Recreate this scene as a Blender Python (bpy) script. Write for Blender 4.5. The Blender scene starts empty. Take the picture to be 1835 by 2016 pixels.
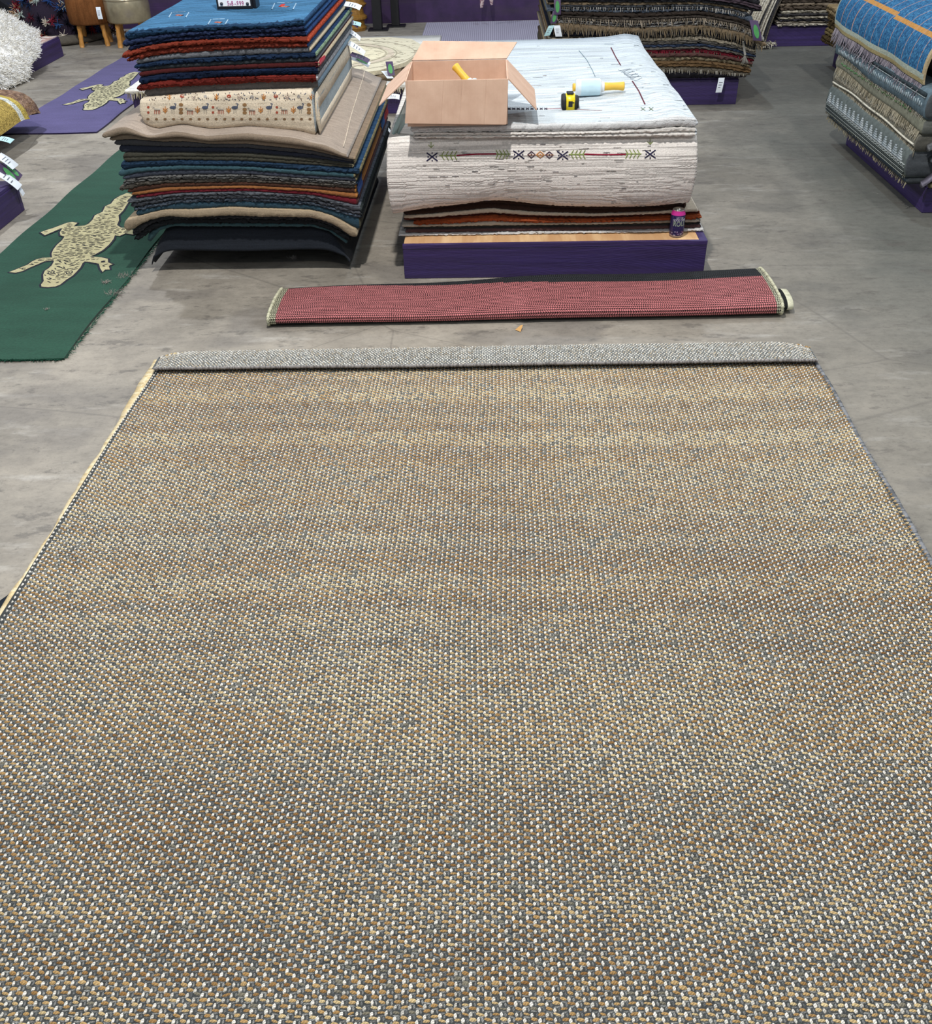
import bpy, math, random
import numpy as np
from math import sin, cos, pi, radians, sqrt, atan2
from mathutils import Vector, Matrix
from mathutils.bvhtree import BVHTree
from mathutils.geometry import tessellate_polygon
rng = np.random.default_rng(7); random.seed(7)
S = bpy.context.scene
COL = S.collection
# ---------------------------------------------------------------- camera model
F_PX, CX, CY, EYE = 1850.0, 917.5, 1008.0, 1.65
_p, _y, _r = radians(36.08), radians(2.2), radians(-1.6)
FW = np.array([-sin(_y)*cos(_p), cos(_y)*cos(_p), -sin(_p)])
_r0 = np.array([cos(_y), sin(_y), 0.0]); _u0 = np.cross(_r0, FW)
RT = cos(_r)*_r0 + sin(_r)*_u0; UP = -sin(_r)*_r0 + cos(_r)*_u0
CAM = np.array([0, 0, EYE])
def ray(px, py): return FW + (px-CX)/F_PX*RT - (py-CY)/F_PX*UP
def PZ(px, py, z=0.0):
    d = ray(px, py); return CAM + (z-EYE)/d[2]*d
def PY(px, py, y):
    d = ray(px, py); return CAM + y/d[1]*d
def PX(px, py, x):
    d = ray(px, py); return CAM + x/d[0]*d
cam = bpy.data.cameras.new('camera'); co = bpy.data.objects.new('camera', cam); COL.objects.link(co)
cam.sensor_fit = 'HORIZONTAL'; cam.sensor_width = 36; cam.lens = F_PX/1835*36; cam.clip_start = .02; cam.clip_end = 100
co.matrix_world = Matrix(((RT[0], UP[0], -FW[0], 0), (RT[1], UP[1], -FW[1], 0), (RT[2], UP[2], -FW[2], EYE), (0, 0, 0, 1)))
S.camera = co
# ---------------------------------------------------------------- materials
def lin(c):
    if isinstance(c, str): c = [int(c[i:i+2], 16)/255 for i in (0, 2, 4)]
    return tuple((x/12.92 if x <= .04045 else ((x+.055)/1.055)**2.4) for x in c[:3])
def newmat(name):
    m = bpy.data.materials.new(name); m.use_nodes = True
    nt = m.node_tree; b = nt.nodes['Principled BSDF']
    return m, nt, b
def nd(nt, t, **k):
    n = nt.nodes.new(t)
    for a, v in k.items():
        if a in n.inputs: n.inputs[a].default_value = v
        else: setattr(n, a, v)
    return n
def mathn(nt, op, a, b=None, c=None):
    n = nt.nodes.new('ShaderNodeMath'); n.operation = op
    for i, v in enumerate((a, b, c)):
        if v is None: continue
        if isinstance(v, (int, float)): n.inputs[i].default_value = v
        else: nt.links.new(v, n.inputs[i])
    return n.outputs[0]
def coords(nt, scale=(1, 1, 1), src='Object', rot=(0, 0, 0)):
    tc = nd(nt, 'ShaderNodeTexCoord'); mp = nd(nt, 'ShaderNodeMapping')
    mp.inputs['Scale'].default_value = scale; mp.inputs['Rotation'].default_value = rot
    nt.links.new(tc.outputs[src], mp.inputs[0]); return mp.outputs[0]
def noise(nt, vec, scale, detail=3, rough=.55):
    n = nd(nt, 'ShaderNodeTexNoise'); n.inputs['Scale'].default_value = scale
    n.inputs['Detail'].default_value = detail; n.inputs['Roughness'].default_value = rough
    nt.links.new(vec, n.inputs['Vector']); return n.outputs['Fac']
def ramp(nt, fac, stops):
    r = nd(nt, 'ShaderNodeValToRGB'); e = r.color_ramp.elements
    while len(e) < len(stops): e.new(.5)
    for i, (p, c) in enumerate(stops):
        e[i].position = p; e[i].color = (*c, 1) if len(c) == 3 else c
    nt.links.new(fac, r.inputs[0]); return r.outputs[0]
def mixc(nt, fac, a, b, mode='MIX'):
    n = nd(nt, 'ShaderNodeMix', data_type='RGBA', blend_type=mode)
    if isinstance(fac, (int, float)): n.inputs[0].default_value = fac
    else: nt.links.new(fac, n.inputs[0])
    for s, v in ((6, a), (7, b)):
        if isinstance(v, tuple): n.inputs[s].default_value = (*v[:3], 1)
        else: nt.links.new(v, n.inputs[s])
    return n.outputs[2]
def bump(nt, b, h, strength=.5, dist=.005):
    n = nd(nt, 'ShaderNodeBump'); n.inputs['Strength'].default_value = strength; n.inputs['Distance'].default_value = dist
    nt.links.new(h, n.inputs['Height']); nt.links.new(n.outputs[0], b.inputs['Normal'])
def wool(name, streak=.35, sc=(6, 70, 70), line=0.0, fine=160, bs=.5, axis='x', sheen=.0):
    """textile; colour comes from the Col attribute, yarn-dye streaks run along one axis"""
    m, nt, b = newmat(name)
    at = nd(nt, 'ShaderNodeAttribute', attribute_name='Col')
    v = coords(nt, sc)
    n1 = noise(nt, v, 1.0, 4, .6)
    f = mathn(nt, 'MULTIPLY_ADD', mathn(nt, 'SUBTRACT', n1, .5), streak*3.2, 1.0)
    v2 = coords(nt, (1, 1, 1)); n2 = noise(nt, v2, fine, 2, .7)
    f = mathn(nt, 'MULTIPLY', f, mathn(nt, 'MULTIPLY_ADD', n2, .7, .65))
    h = mathn(nt, 'ADD', n2, mathn(nt, 'MULTIPLY', n1, .8))
    if line > 0:
        v3 = coords(nt, (.9, 62, 62)); n3 = noise(nt, v3, 1.0, 1, .4)
        l = mathn(nt, 'SUBTRACT', 1.0, mathn(nt, 'MULTIPLY', mathn(nt, 'ABSOLUTE', mathn(nt, 'SUBTRACT', n3, .5)), 9.0))
        l = mathn(nt, 'MAXIMUM', l, 0.0)
        v4 = coords(nt, (3, 30, 30)); n4 = noise(nt, v4, 1.0, 2, .5)
        l = mathn(nt, 'MULTIPLY', l, mathn(nt, 'MULTIPLY', n4, 1.6))
        f = mathn(nt, 'MULTIPLY', f, mathn(nt, 'SUBTRACT', 1.0, mathn(nt, 'MULTIPLY', l, line)))
        h = mathn(nt, 'SUBTRACT', h, mathn(nt, 'MULTIPLY', l, 1.4))
    g = nd(nt, 'ShaderNodeCombineColor')
    for i in range(3): nt.links.new(f, g.inputs[i])
    c = mixc(nt, 1.0, at.outputs['Color'], g.outputs[0], 'MULTIPLY')
    nt.links.new(c, b.inputs['Base Color'])
    b.inputs['Roughness'].default_value = .95; b.inputs['Specular IOR Level'].default_value = .12
    if sheen: b.inputs['Sheen Weight'].default_value = sheen; b.inputs['Sheen Roughness'].default_value = .5
    bump(nt, b, h, bs, .004)
    return m
def plain(name, col, rough=.5, metal=0, spec=.5, var=.12, sc=30, bs=.1, coat=0, trans=0):
    m, nt, b = newmat(name)
    n = noise(nt, coords(nt), sc, 4, .6)
    c = lin(col); a = tuple(x*(1-var) for x in c); d = tuple(min(1, x*(1+var)) for x in c)
    nt.links.new(ramp(nt, n, [(.3, a), (.7, d)]), b.inputs['Base Color'])
    b.inputs['Roughness'].default_value = rough; b.inputs['Metallic'].default_value = metal
    b.inputs['Specular IOR Level'].default_value = spec; b.inputs['Coat Weight'].default_value = coat
    b.inputs['Transmission Weight'].default_value = trans
    if bs: bump(nt, b, n, bs, .002)
    return m
def colmat(name, rough=.5, spec=.4, var=.1, sc=40, bs=.05, metal=0):
    m, nt, b = newmat(name)
    at = nd(nt, 'ShaderNodeAttribute', attribute_name='Col')
    n = noise(nt, coords(nt), sc, 3, .6)
    f = mathn(nt, 'MULTIPLY_ADD', mathn(nt, 'SUBTRACT', n, .5), var*2, 1.0)
    g = nd(nt, 'ShaderNodeCombineColor')
    for i in range(3): nt.links.new(f, g.inputs[i])
    nt.links.new(mixc(nt, 1.0, at.outputs['Color'], g.outputs[0], 'MULTIPLY'), b.inputs['Base Color'])
    b.inputs['Roughness'].default_value = rough; b.inputs['Specular IOR Level'].default_value = spec
    b.inputs['Metallic'].default_value = metal
    if bs: bump(nt, b, n, bs, .002)
    return m
# ---------------------------------------------------------------- mesh builder
class MB:
    def __init__(s): s.v = []; s.f = []; s.c = []; s.n = 0
    def add(s, V, Fs, c):
        """V (n,3); Fs list of index tuples; c one srgb colour / hex or list of linear colours per face"""
        b = s.n; s.v.extend([tuple(map(float, p)) for p in V]); s.n += len(V)
        if isinstance(c, (str, tuple)): c = [lin(c)]*len(Fs)
        s.f.extend([tuple(i+b for i in q) for q in Fs]); s.c.extend(c); return s
    def grid(s, P, c, cu=False, cv=False):
        P = np.asarray(P); nu, nv = P.shape[:2]; Fs = []; cc = []
        fn = callable(c)
        for i in range(nu - (0 if cu else 1)):
            for j in range(nv - (0 if cv else 1)):
                Fs.append((i*nv+j, ((i+1) % nu)*nv+j, ((i+1) % nu)*nv+(j+1) % nv, i*nv+(j+1) % nv))
                if fn: cc.append(lin(c(i, j)))
        return s.add(P.reshape(-1, 3), Fs, cc if fn else c)
    def box(s, x0, x1, y0, y1, z0, z1, c='808080'):
        V = [(x, y, z) for x in (x0, x1) for y in (y0, y1) for z in (z0, z1)]
        return s.add(V, [(0, 1, 3, 2), (4, 6, 7, 5), (0, 4, 5, 1), (2, 3, 7, 6), (0, 2, 6, 4), (1, 5, 7, 3)], c)
    def tube(s, pts, r, c, n=8, cap=True):
        pts = [np.array(p, float) for p in pts]; m = len(pts)
        rs = r if hasattr(r, '__len__') else [r]*m; P = []
        up = np.array([0, 0, 1.0])
        for i, p in enumerate(pts):
            t = pts[min(i+1, m-1)]-pts[max(i-1, 0)]; t = t/(np.linalg.norm(t)+1e-9)
            a = np.cross(t, up)
            if np.linalg.norm(a) < .05: a = np.cross(t, np.array([1.0, 0, 0]))
            a /= np.linalg.norm(a); b = np.cross(t, a)
            P.append([p + rs[i]*(cos(2*pi*k/n)*a + sin(2*pi*k/n)*b) for k in range(n)])
        b0 = s.n; s.grid(P, c, cv=True)
        if cap:
            cl = lin(c) if not callable(c) else lin(c(0, 0))
            s.f.append(tuple(b0+k for k in range(n))[::-1]); s.f.append(tuple(b0+(m-1)*n+k for k in range(n))); s.c += [cl, cl]
        return s
    def lathe(s, prof, c, n=24, origin=(0, 0, 0), M=None):
        P = []
        for (r, z) in prof:
            row = []
            for k in range(n):
                p = Vector((r*cos(2*pi*k/n), r*sin(2*pi*k/n), z))
                if M is not None: p = M @ p
                row.append((p.x+origin[0], p.y+origin[1], p.z+origin[2]))
            P.append(row)
        return s.grid(P, c, cv=True)
    def build(s, name, mats, parent=None, smooth=True, bevel=0, loc=None):
        me = bpy.data.meshes.new(name); me.from_pydata(s.v, [], s.f)
        if not isinstance(mats, (list, tuple)): mats = [mats]
        for m in mats: me.materials.append(m)
        at = me.color_attributes.new('Col', 'FLOAT_COLOR', 'CORNER')
        lt = np.array([len(q) for q in s.f]); cc = np.repeat(np.array([(*c[:3], 1.0) for c in s.c], np.float32), lt, axis=0)
        at.data.foreach_set('color', cc.ravel())
        if smooth: me.polygons.foreach_set('use_smooth', np.ones(len(me.polygons), bool))
        me.update()
        o = bpy.data.objects.new(name, me); COL.objects.link(o)
        if parent: o.parent = parent
        if bevel:
            bv = o.modifiers.new('bevel', 'BEVEL'); bv.width = bevel; bv.segments = 2; bv.limit_method = 'ANGLE'
        return o
def tag(o, label=None, cat=None, group=None, kind=None):
    if label: o['label'] = label
    if cat: o['category'] = cat
    if group: o['group'] = group
    if kind: o['kind'] = kind
    return o
def empty(name, loc=(0, 0, 0)):
    o = bpy.data.objects.new(name, None); o.location = loc; o.empty_display_size = .05; COL.objects.link(o); return o
def smoothed(xs, z, w):
    """moving average over width w (world units) on an even grid"""
    k = max(1, int(w/(xs[1]-xs[0]))); ker = np.hanning(k*2+3)[1:-1]; ker /= ker.sum()
    zp = np.pad(z, (len(ker)//2, len(ker)//2), mode='edge'); return np.convolve(zp, ker, 'valid')[:len(z)]
M_wool = wool('wool_pile', .30, (5, 60, 60), 0, 170, .55, sheen=.1)
M_ivory = wool('ribbed_ivory_wool', .14, (3, 60, 60), .40, 200, .5)
M_rib = wool('ribbed_dyed_wool', .25, (3, 60, 60), .55, 160, .7, sheen=.0)
M_flat = wool('flatwoven_cotton', .35, (20, 40, 40), 0, 220, .4)
M_fringe = colmat('fringe_yarn', .9, .1, .35, 60, .3)
# a slab = one folded rug inside a pile --------------------------------------
NX = 170
def slab(name, mat, x0, x1, y0, y1, ztop, zbot, cf, cs=None, ct=None, lips=1, bulge=.011, rough=.0012, ysway=None, csl=None, cback=None, parent=None, step=None, endr=.012, tilt=0.0, face='front'):
    """ztop/zbot: functions of x-array -> z.  front at y0.  cf front, cs right end, csl left end, ct top"""
    cs = cs or cf; ct = ct or cf; csl = csl or cf
    n = max(24, int((x1-x0)/(step or .0085)))
    e = np.array([0, .003, .007, .012])*(endr/.012)
    xs = np.concatenate([x0+e, np.linspace(x0+endr*1.6, x1-endr*1.6, n), (x1-e)[::-1]])
    zt, zb = ztop(xs), zbot(xs); zt = np.maximum(zt, zb+.004)
    prof = []   # (dy, fz, kind)
    m = 5
    for k in range(lips):
        for j in range(m+1):
            a = pi*j/m
            if k and j == 0: continue
            prof.append((-bulge*(sin(a)**.7 if sin(a) > 0 else 0), (k + (1-cos(a))/2)/lips, 0))
    ny = 9
    tops = [(((j/ny)**1.3)*(y1-y0), 1.0, 1) for j in range(1, ny+1)]
    bots = [(t[0], 0.0, 3) for t in tops[::-1]]
    prof = prof + tops + bots
    P = np.zeros((len(xs), len(prof), 3)); jit = rng.normal(0, 1, (len(xs), len(prof)))
    for i, x in enumerate(xs):
        d = min(x-x0, x1-x)/endr; k = 1.0 if d >= 1 else max(.3, sqrt(max(0, 1-(1-d)**2)))
        ys = ysway(x) if ysway else 0
        for j, (dy, fz, kd) in enumerate(prof):
            f2 = .5+(fz-.5)*k
            z = zb[i]+(zt[i]-zb[i])*f2
            q = rough*jit[i, j]*(1 if kd == 0 else .35)
            P[i, j] = (x, y0+dy+ys*(1 if kd == 0 else max(0, 1-dy/.4))+q*(kd == 0), z+q*.5+tilt*dy)
    nf = (m*lips)
    nxs = len(xs)
    def c(i, j):
        if i >= nxs-3: return cs
        if i < 2: return csl
        if j < nf: return cf
        if j < nf+ny: return ct(i/nxs, (j-nf)/ny) if callable(ct) else ct
        return cf
    if face == 'left': P = np.stack([P[..., 1], -P[..., 0], P[..., 2]], -1)     # front faces -X, right end towards -Y
    if face == 'right': P = np.stack([-P[..., 1], P[..., 0], P[..., 2]], -1)    # front faces +X
    b = MB(); b.grid(P, c, cv=True)
    L = len(prof)
    b.f.append(tuple(range(L))); b.f.append(tuple((nxs-1)*L+k for k in range(L))[::-1]); b.c += [lin(csl), lin(cs)]
    return b.build(name, mat, parent)
def pxcurve(pts, Y, w=.05):
    """(px,py) picks of a pile edge at depth Y -> z(x)"""
    q = np.array([PY(a, b, Y) for a, b in pts]); X = np.linspace(q[0, 0]-.3, q[-1, 0]+.3, 600)
    # linear extrapolation kept flat beyond ends
    z = smoothed(X, np.interp(X, q[:, 0], q[:, 2]), w)
    return (lambda x: np.interp(x, X, z)), q[0, 0], q[-1, 0]
def strand_mesh(b, p, d, L, r, c, sag=.0, n=3, seg=3, curl=.15):
    """one fringe strand from p in direction d"""
    p = np.array(p, float); d = np.array(d, float); d /= np.linalg.norm(d)
    side = rng.normal(0, curl, 3); pts = [p + d*L*t + side*L*t*t + np.array([0, 0, -sag*t*t]) for t in np.linspace(0, 1, seg+1)]
    b.tube(pts, [r, r, r*.9, r*.5][:seg+1] if seg == 3 else r, c, n=n, cap=False)
def fringe(name, parent, line, d, L, step, r, c, mat=None, sag=0, c2=None, curl=.12):
    b = MB(); line = [np.array(p, float) for p in line]
    for a, e in zip(line[:-1], line[1:]):
        k = max(1, int(np.linalg.norm(e-a)/step))
        for i in range(k):
            p = a+(e-a)*((i+rng.uniform(-.3, .3))/k)
            strand_mesh(b, p, d, L*rng.uniform(.75, 1.15), r, (c2 if (c2 and rng.random() < .4) else c), sag, curl=curl)
    return b.build(name, mat or M_fringe, parent)
def bvh_of(*objs):
    V = []; Fs = []
    for o in objs:
        b = len(V); V += [v.co.copy() for v in o.data.vertices]; Fs += [tuple(b+i for i in p.vertices) for p in o.data.polygons]
    return BVHTree.FromPolygons(V, Fs)
def cast(bv, px, py):
    d = Vector(ray(px, py)).normalized(); h = bv.ray_cast(Vector(CAM), d); return h
def stitch(b, bv, pts, w, c, off=.0012):
    """a line of embroidery laid on a surface through picked points"""
    H = []
    for (p, q) in zip(pts[:-1], pts[1:]):
        k = max(1, int(math.hypot(p[0]-q[0], p[1]-q[1])/4))
        for i in range(k+(1 if q is pts[-1] else 0)): H.append((p[0]+(q[0]-p[0])*i/k, p[1]+(q[1]-p[1])*i/k))
    hs = [cast(bv, *h) for h in H]; hs = [h for h in hs if h[0] is not None]
    P = []
    for i, h in enumerate(hs):
        a = hs[max(0, i-1)][0]; e = hs[min(len(hs)-1, i+1)][0]; t = (e-a)
        if t.length < 1e-6: continue
        n = h[1]; n = n if n.dot(Vector(CAM)-h[0]) > 0 else -n
        s_ = t.normalized().cross(n).normalized()*w/2; o = h[0]+n*off
        P.append([tuple(o-s_-n*off*1.4), tuple(o-s_*.8+n*off*.6), tuple(o+s_*.8+n*off*.6), tuple(o+s_-n*off*1.4)])
    if len(P) > 1: b.grid(P, c)
def blotch(b, bv, px, py, rx, ry, c, n=8, off=.001):
    """small filled woven spot on a surface"""
    cen = cast(bv, px, py)
    if cen[0] is None: return
    nn = cen[1]; nn = nn if nn.dot(Vector(CAM)-cen[0]) > 0 else -nn
    V = [tuple(cen[0]+nn*off*1.5)]
    for k in range(n):
        h = cast(bv, px+rx*cos(2*pi*k/n+.4), py+ry*sin(2*pi*k/n+.4))
        p = h[0] if h[0] is not None else cen[0]
        V.append(tuple(p+nn*off))
    b.add(V, [(0, k+1, (k+1) % n+1) for k in range(n)], c)
def merge_into(o, b):
    """fold extra builder geometry into an existing mesh object (pattern stays in its part's mesh)"""
    me = o.data; nv, npg = len(me.vertices), len(me.polygons)
    V = [tuple(v.co) for v in me.vertices]+b.v; Fs = [tuple(p.vertices) for p in me.polygons]+[tuple(i+nv for i in q) for q in b.f]
    old = np.zeros(len(me.loops)*4, np.float32); me.color_attributes['Col'].data.foreach_get('color', old)
    lt = np.array([len(q) for q in b.f]); cc = np.repeat(np.array([(*c[:3], 1.0) for c in b.c], np.float32), lt, axis=0).ravel()
    m2 = bpy.data.meshes.new(me.name); m2.from_pydata(V, [], Fs)
    for m in me.materials: m2.materials.append(m)
    at = m2.color_attributes.new('Col', 'FLOAT_COLOR', 'CORNER'); at.data.foreach_set('color', np.concatenate([old, cc]))
    m2.polygons.foreach_set('use_smooth', np.ones(len(m2.polygons), bool)); m2.update(); o.data = m2; bpy.data.meshes.remove(me)
# ================================================================ setting
def concrete():
    m, nt, b = newmat('polished_concrete')
    v = coords(nt, (1, 1, 1))
    big = noise(nt, v, .55, 5, .55); mid = noise(nt, v, 2.6, 6, .62); fin = noise(nt, v, 60, 4, .7)
    st = noise(nt, coords(nt, (1.2, 4.5, 1), rot=(0, 0, .25)), 2.2, 6, .65)
    c = ramp(nt, big, [(.33, lin('7b756b')), (.5, lin('948d82')), (.68, lin('aaa294'))])
    c2 = ramp(nt, mid, [(.3, lin('6a655d')), (.5, lin('918b81')), (.72, lin('b0a89c'))])
    c = mixc(nt, .5, c, c2)
    c = mixc(nt, ramp(nt, st, [(.56, (0, 0, 0)), (.68, (.55, .55, .55))]), c, lin('b5b1aa'))
    pt = noise(nt, coords(nt, (1, 1.5, 1)), 1.5, 4, .5)
    c = mixc(nt, ramp(nt, pt, [(.54, (0, 0, 0)), (.60, (.6, .6, .6))]), c, lin('736e68'))
    # floor colour darkens towards the right, along a wandering line
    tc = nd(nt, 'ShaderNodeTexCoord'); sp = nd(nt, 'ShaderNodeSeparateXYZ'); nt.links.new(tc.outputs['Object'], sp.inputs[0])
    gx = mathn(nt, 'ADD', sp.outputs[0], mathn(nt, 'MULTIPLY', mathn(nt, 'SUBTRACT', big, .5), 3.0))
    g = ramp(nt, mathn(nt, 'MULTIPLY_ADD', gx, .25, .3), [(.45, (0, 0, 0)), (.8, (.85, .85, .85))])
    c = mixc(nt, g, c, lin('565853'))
    sp2 = noise(nt, coords(nt, (1, 2.2, 1)), 5.5, 8, .75)
    c = mixc(nt, ramp(nt, sp2, [(.56, (0, 0, 0)), (.62, (.6, .6, .6))]), c, lin('5a5651'))
    c = mixc(nt, ramp(nt, sp2, [(.26, (.55, .55, .55)), (.34, (0, 0, 0))]), c, lin('bdb6ad'))
    gr_ = noise(nt, coords(nt, (1, 1.6, 1)), 16, 7, .8)
    c = mixc(nt, 1.0, c, ramp(nt, gr_, [(.28, (.74, .73, .72)), (.5, (1, 1, 1)), (.72, (1.18, 1.17, 1.15))]), 'MULTIPLY')
    vo = nd(nt, 'ShaderNodeTexVoronoi', feature='DISTANCE_TO_EDGE'); vo.inputs['Scale'].default_value = .75
    wv = nd(nt, 'ShaderNodeTexNoise'); wv.inputs['Scale'].default_value = 1.3; wv.inputs['Detail'].default_value = 5
    vm = nd(nt, 'ShaderNodeVectorMath', operation='MULTIPLY_ADD'); nt.links.new(wv.outputs['Color'], vm.inputs[0]); vm.inputs[1].default_value = (.9, .9, 0); nt.links.new(v, vm.inputs[2]); nt.links.new(vm.outputs[0], vo.inputs['Vector'])
    c = mixc(nt, ramp(nt, vo.outputs['Distance'], [(0, (.45, .45, .45)), (.004, (0, 0, 0))]), c, lin('5e5a55'))
    spk = ramp(nt, fin, [(.25, (.72, .72, .72)), (.45, (1, 1, 1)), (.75, (1, 1, 1)), (.85, (1.2, 1.2, 1.2))])
    c = mixc(nt, 1.0, c, spk, 'MULTIPLY')
    nt.links.new(c, b.inputs['Base Color'])
    rr = nd(nt, 'ShaderNodeMapRange'); nt.links.new(mid, rr.inputs[0]); rr.inputs[3].default_value = .42; rr.inputs[4].default_value = .72
    nt.links.new(rr.outputs[0], b.inputs['Roughness']); b.inputs['Specular IOR Level'].default_value = .35
    bump(nt, b, mathn(nt, 'ADD', fin, mid), .12, .003)
    return m
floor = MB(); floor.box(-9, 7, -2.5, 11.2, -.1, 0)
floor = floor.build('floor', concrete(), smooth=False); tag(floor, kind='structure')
# back wall: purple painted block
m, nt, b = newmat('purple_painted_block'); v = coords(nt, (1, 1, 1))
br = nd(nt, 'ShaderNodeTexBrick'); br.inputs['Scale'].default_value = 1.0; br.inputs['Brick Width'].default_value = .4; br.inputs['Row Height'].default_value = .2
br.inputs['Mortar Size'].default_value = .006; nt.links.new(coords(nt, (1, 1, 1), rot=(pi/2, 0, 0)), br.inputs['Vector'])
n = noise(nt, v, 8, 5, .6); c = ramp(nt, n, [(.3, lin('28163a')), (.7, lin('3a214e'))])
n_d = noise(nt, coords(nt, (1, 1, 6)), 1.5, 4, .6)
nt.links.new(mixc(nt, ramp(nt, n_d, [(.5, (0, 0, 0)), (.75, (.5, .5, .5))]), c, lin('3b3138')), b.inputs['Base Color']); b.inputs['Roughness'].default_value = .7
bump(nt, b, mathn(nt, 'SUBTRACT', n, mathn(nt, 'MULTIPLY', br.outputs['Fac'], 1.0)), .4, .006)
wall = MB(); wall.box(-9, 7, 11.0, 11.2, 0, 3.6); wall = wall.build('wall_back', m, smooth=False); tag(wall, kind='structure')

# purple painted platform boards
def purple_wood():
    m, nt, b = newmat('purple_painted_wood')
    g = noise(nt, coords(nt, (2.2, 2.2, 55)), 1.0, 5, .6)
    w = nd(nt, 'ShaderNodeTexWave', wave_type='RINGS', rings_direction='Y'); w.inputs['Scale'].default_value = 6; w.inputs['Distortion'].default_value = 5; w.inputs['Detail'].default_value = 2
    nt.links.new(coords(nt, (1.2, 1, 9)), w.inputs['Vector'])
    c = ramp(nt, g, [(.3, lin('2e2149')), (.7, lin('3d2e66'))])
    ch = noise(nt, coords(nt, (14, 14, 60)), 1.0, 3, .5)
    c = mixc(nt, ramp(nt, ch, [(.77, (0, 0, 0)), (.80, (.8, .8, .8))]), c, lin('b79a98'))
    nt.links.new(c, b.inputs['Base Color']); b.inputs['Roughness'].default_value = .5
    bump(nt, b, mathn(nt, 'ADD', g, mathn(nt, 'MULTIPLY', w.outputs['Fac'], .25)), .5, .003)
    return m
M_purple = purple_wood()
m, nt, b = newmat('bare_plywood'); n = noise(nt, coords(nt, (30, 4, 30)), 1.0, 5, .6); n2 = noise(nt, coords(nt, (6, 1, 1)), 2.0, 1, .5)
nt.links.new(mixc(nt, ramp(nt, n2, [(.45, (0, 0, 0)), (.5, (.5, .5, .5))]), ramp(nt, n, [(.3, lin('c99f70')), (.7, lin('e0bd90'))]), lin('b98a5e')), b.inputs['Base Color']); b.inputs['Roughness'].default_value = .7
M_ply = m
def board(x0, x1, y0, y1, z0, z1): 
    b = MB(); b.box(x0, x1, y0, y1, z0, z1, '3b2a66'); return b
def platform(label, x0, x1, y0, y1, h, ply=False):
    r = empty('platform', (0, 0, 0)); t = .035
    tag(r, label, 'display platform', 'purple painted display platforms')
    board(x0, x1, y0, y0+t, .0, h-.018).build('front_board', M_purple, r, False, .004)
    board(x0, x0+t, y0+t, y1-t, .0, h-.018).build('side_board', M_purple, r, False, .004)
    board(x1-t, x1, y0+t, y1-t, .0, h-.018).build('side_board', M_purple, r, False, .004)
    board(x0, x1, y1-t, y1, .0, h-.018).build('back_board', M_purple, r, False, .004)
    b = board(x0+.004, x1-.004, y0+.008, y1-.004, h-.018, h); o = b.build('top_panel', M_ply if ply else M_purple, r, False, .002)
    if ply: o['label'] = 'bare plywood top panel'
    return r
Pc = platform('long purple wooden platform under the ivory rug stack, bare plywood showing on top', -.405, .94, 4.06, 6.0, .157, True)
# painted edge that wraps over the plywood panel
bb = MB(); bb.box(-.405, .94, 4.058, 4.075, .139, .159, '3b2a66'); bb.box(.905, .94, 4.075, 4.24, .1565, .1590, '3b2a66'); bb.build('painted_lip', M_purple, Pc, False, .002)
platform('purple platform under the tall fringed stack behind the ivory rugs', .42, 1.74, 7.21, 8.7, .185)
platform('purple platform under the cream and black rugs at far right back', 2.42, 3.7, 9.3, 10.4, .165)
platform('purple platform carrying the blue grid rug stack at right edge', 2.19, 3.3, 4.84, 6.12, .14)
platform('purple platform under the brown rugs behind the blue grid rug', 2.78, 3.8, 7.5, 8.44, .20)
platform('purple platform beneath the cream medallion rugs behind the cardboard box', -2.58, -.46, 7.12, 8.93, .175)
platform('purple platform with the white sheepskin over its edge at upper left', -5.4, -4.02, 7.3, 9.56, .165)
platform('purple platform at the left edge beside the green rug', -3.8, -2.58, 3.7, 5.11, .16)
platform('purple platform beneath the mustard rug at left edge', -4.9, -3.38, 5.3, 6.5, .14)
# low pallet hidden under the left pile
pl = empty('pallet'); tag(pl, 'low dark pallet under the tall left rug pile', 'pallet')
for i in range(5): 
    bb = MB(); bb.box(-1.45, -.72, 4.45+i*.26, 4.60+i*.26, .075, .095, '3a3026'); bb.build('slat', plain('pallet_wood', '3a3026', .8) if i == 0 else bpy.data.materials['pallet_wood'], pl, False)
for x in (-1.43, -1.1, -.80):
    bb = MB(); bb.box(x, x+.08, 4.45, 5.64, 0, .075, '3a3026'); bb.build('runner', bpy.data.materials['pallet_wood'], pl, False)

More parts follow.
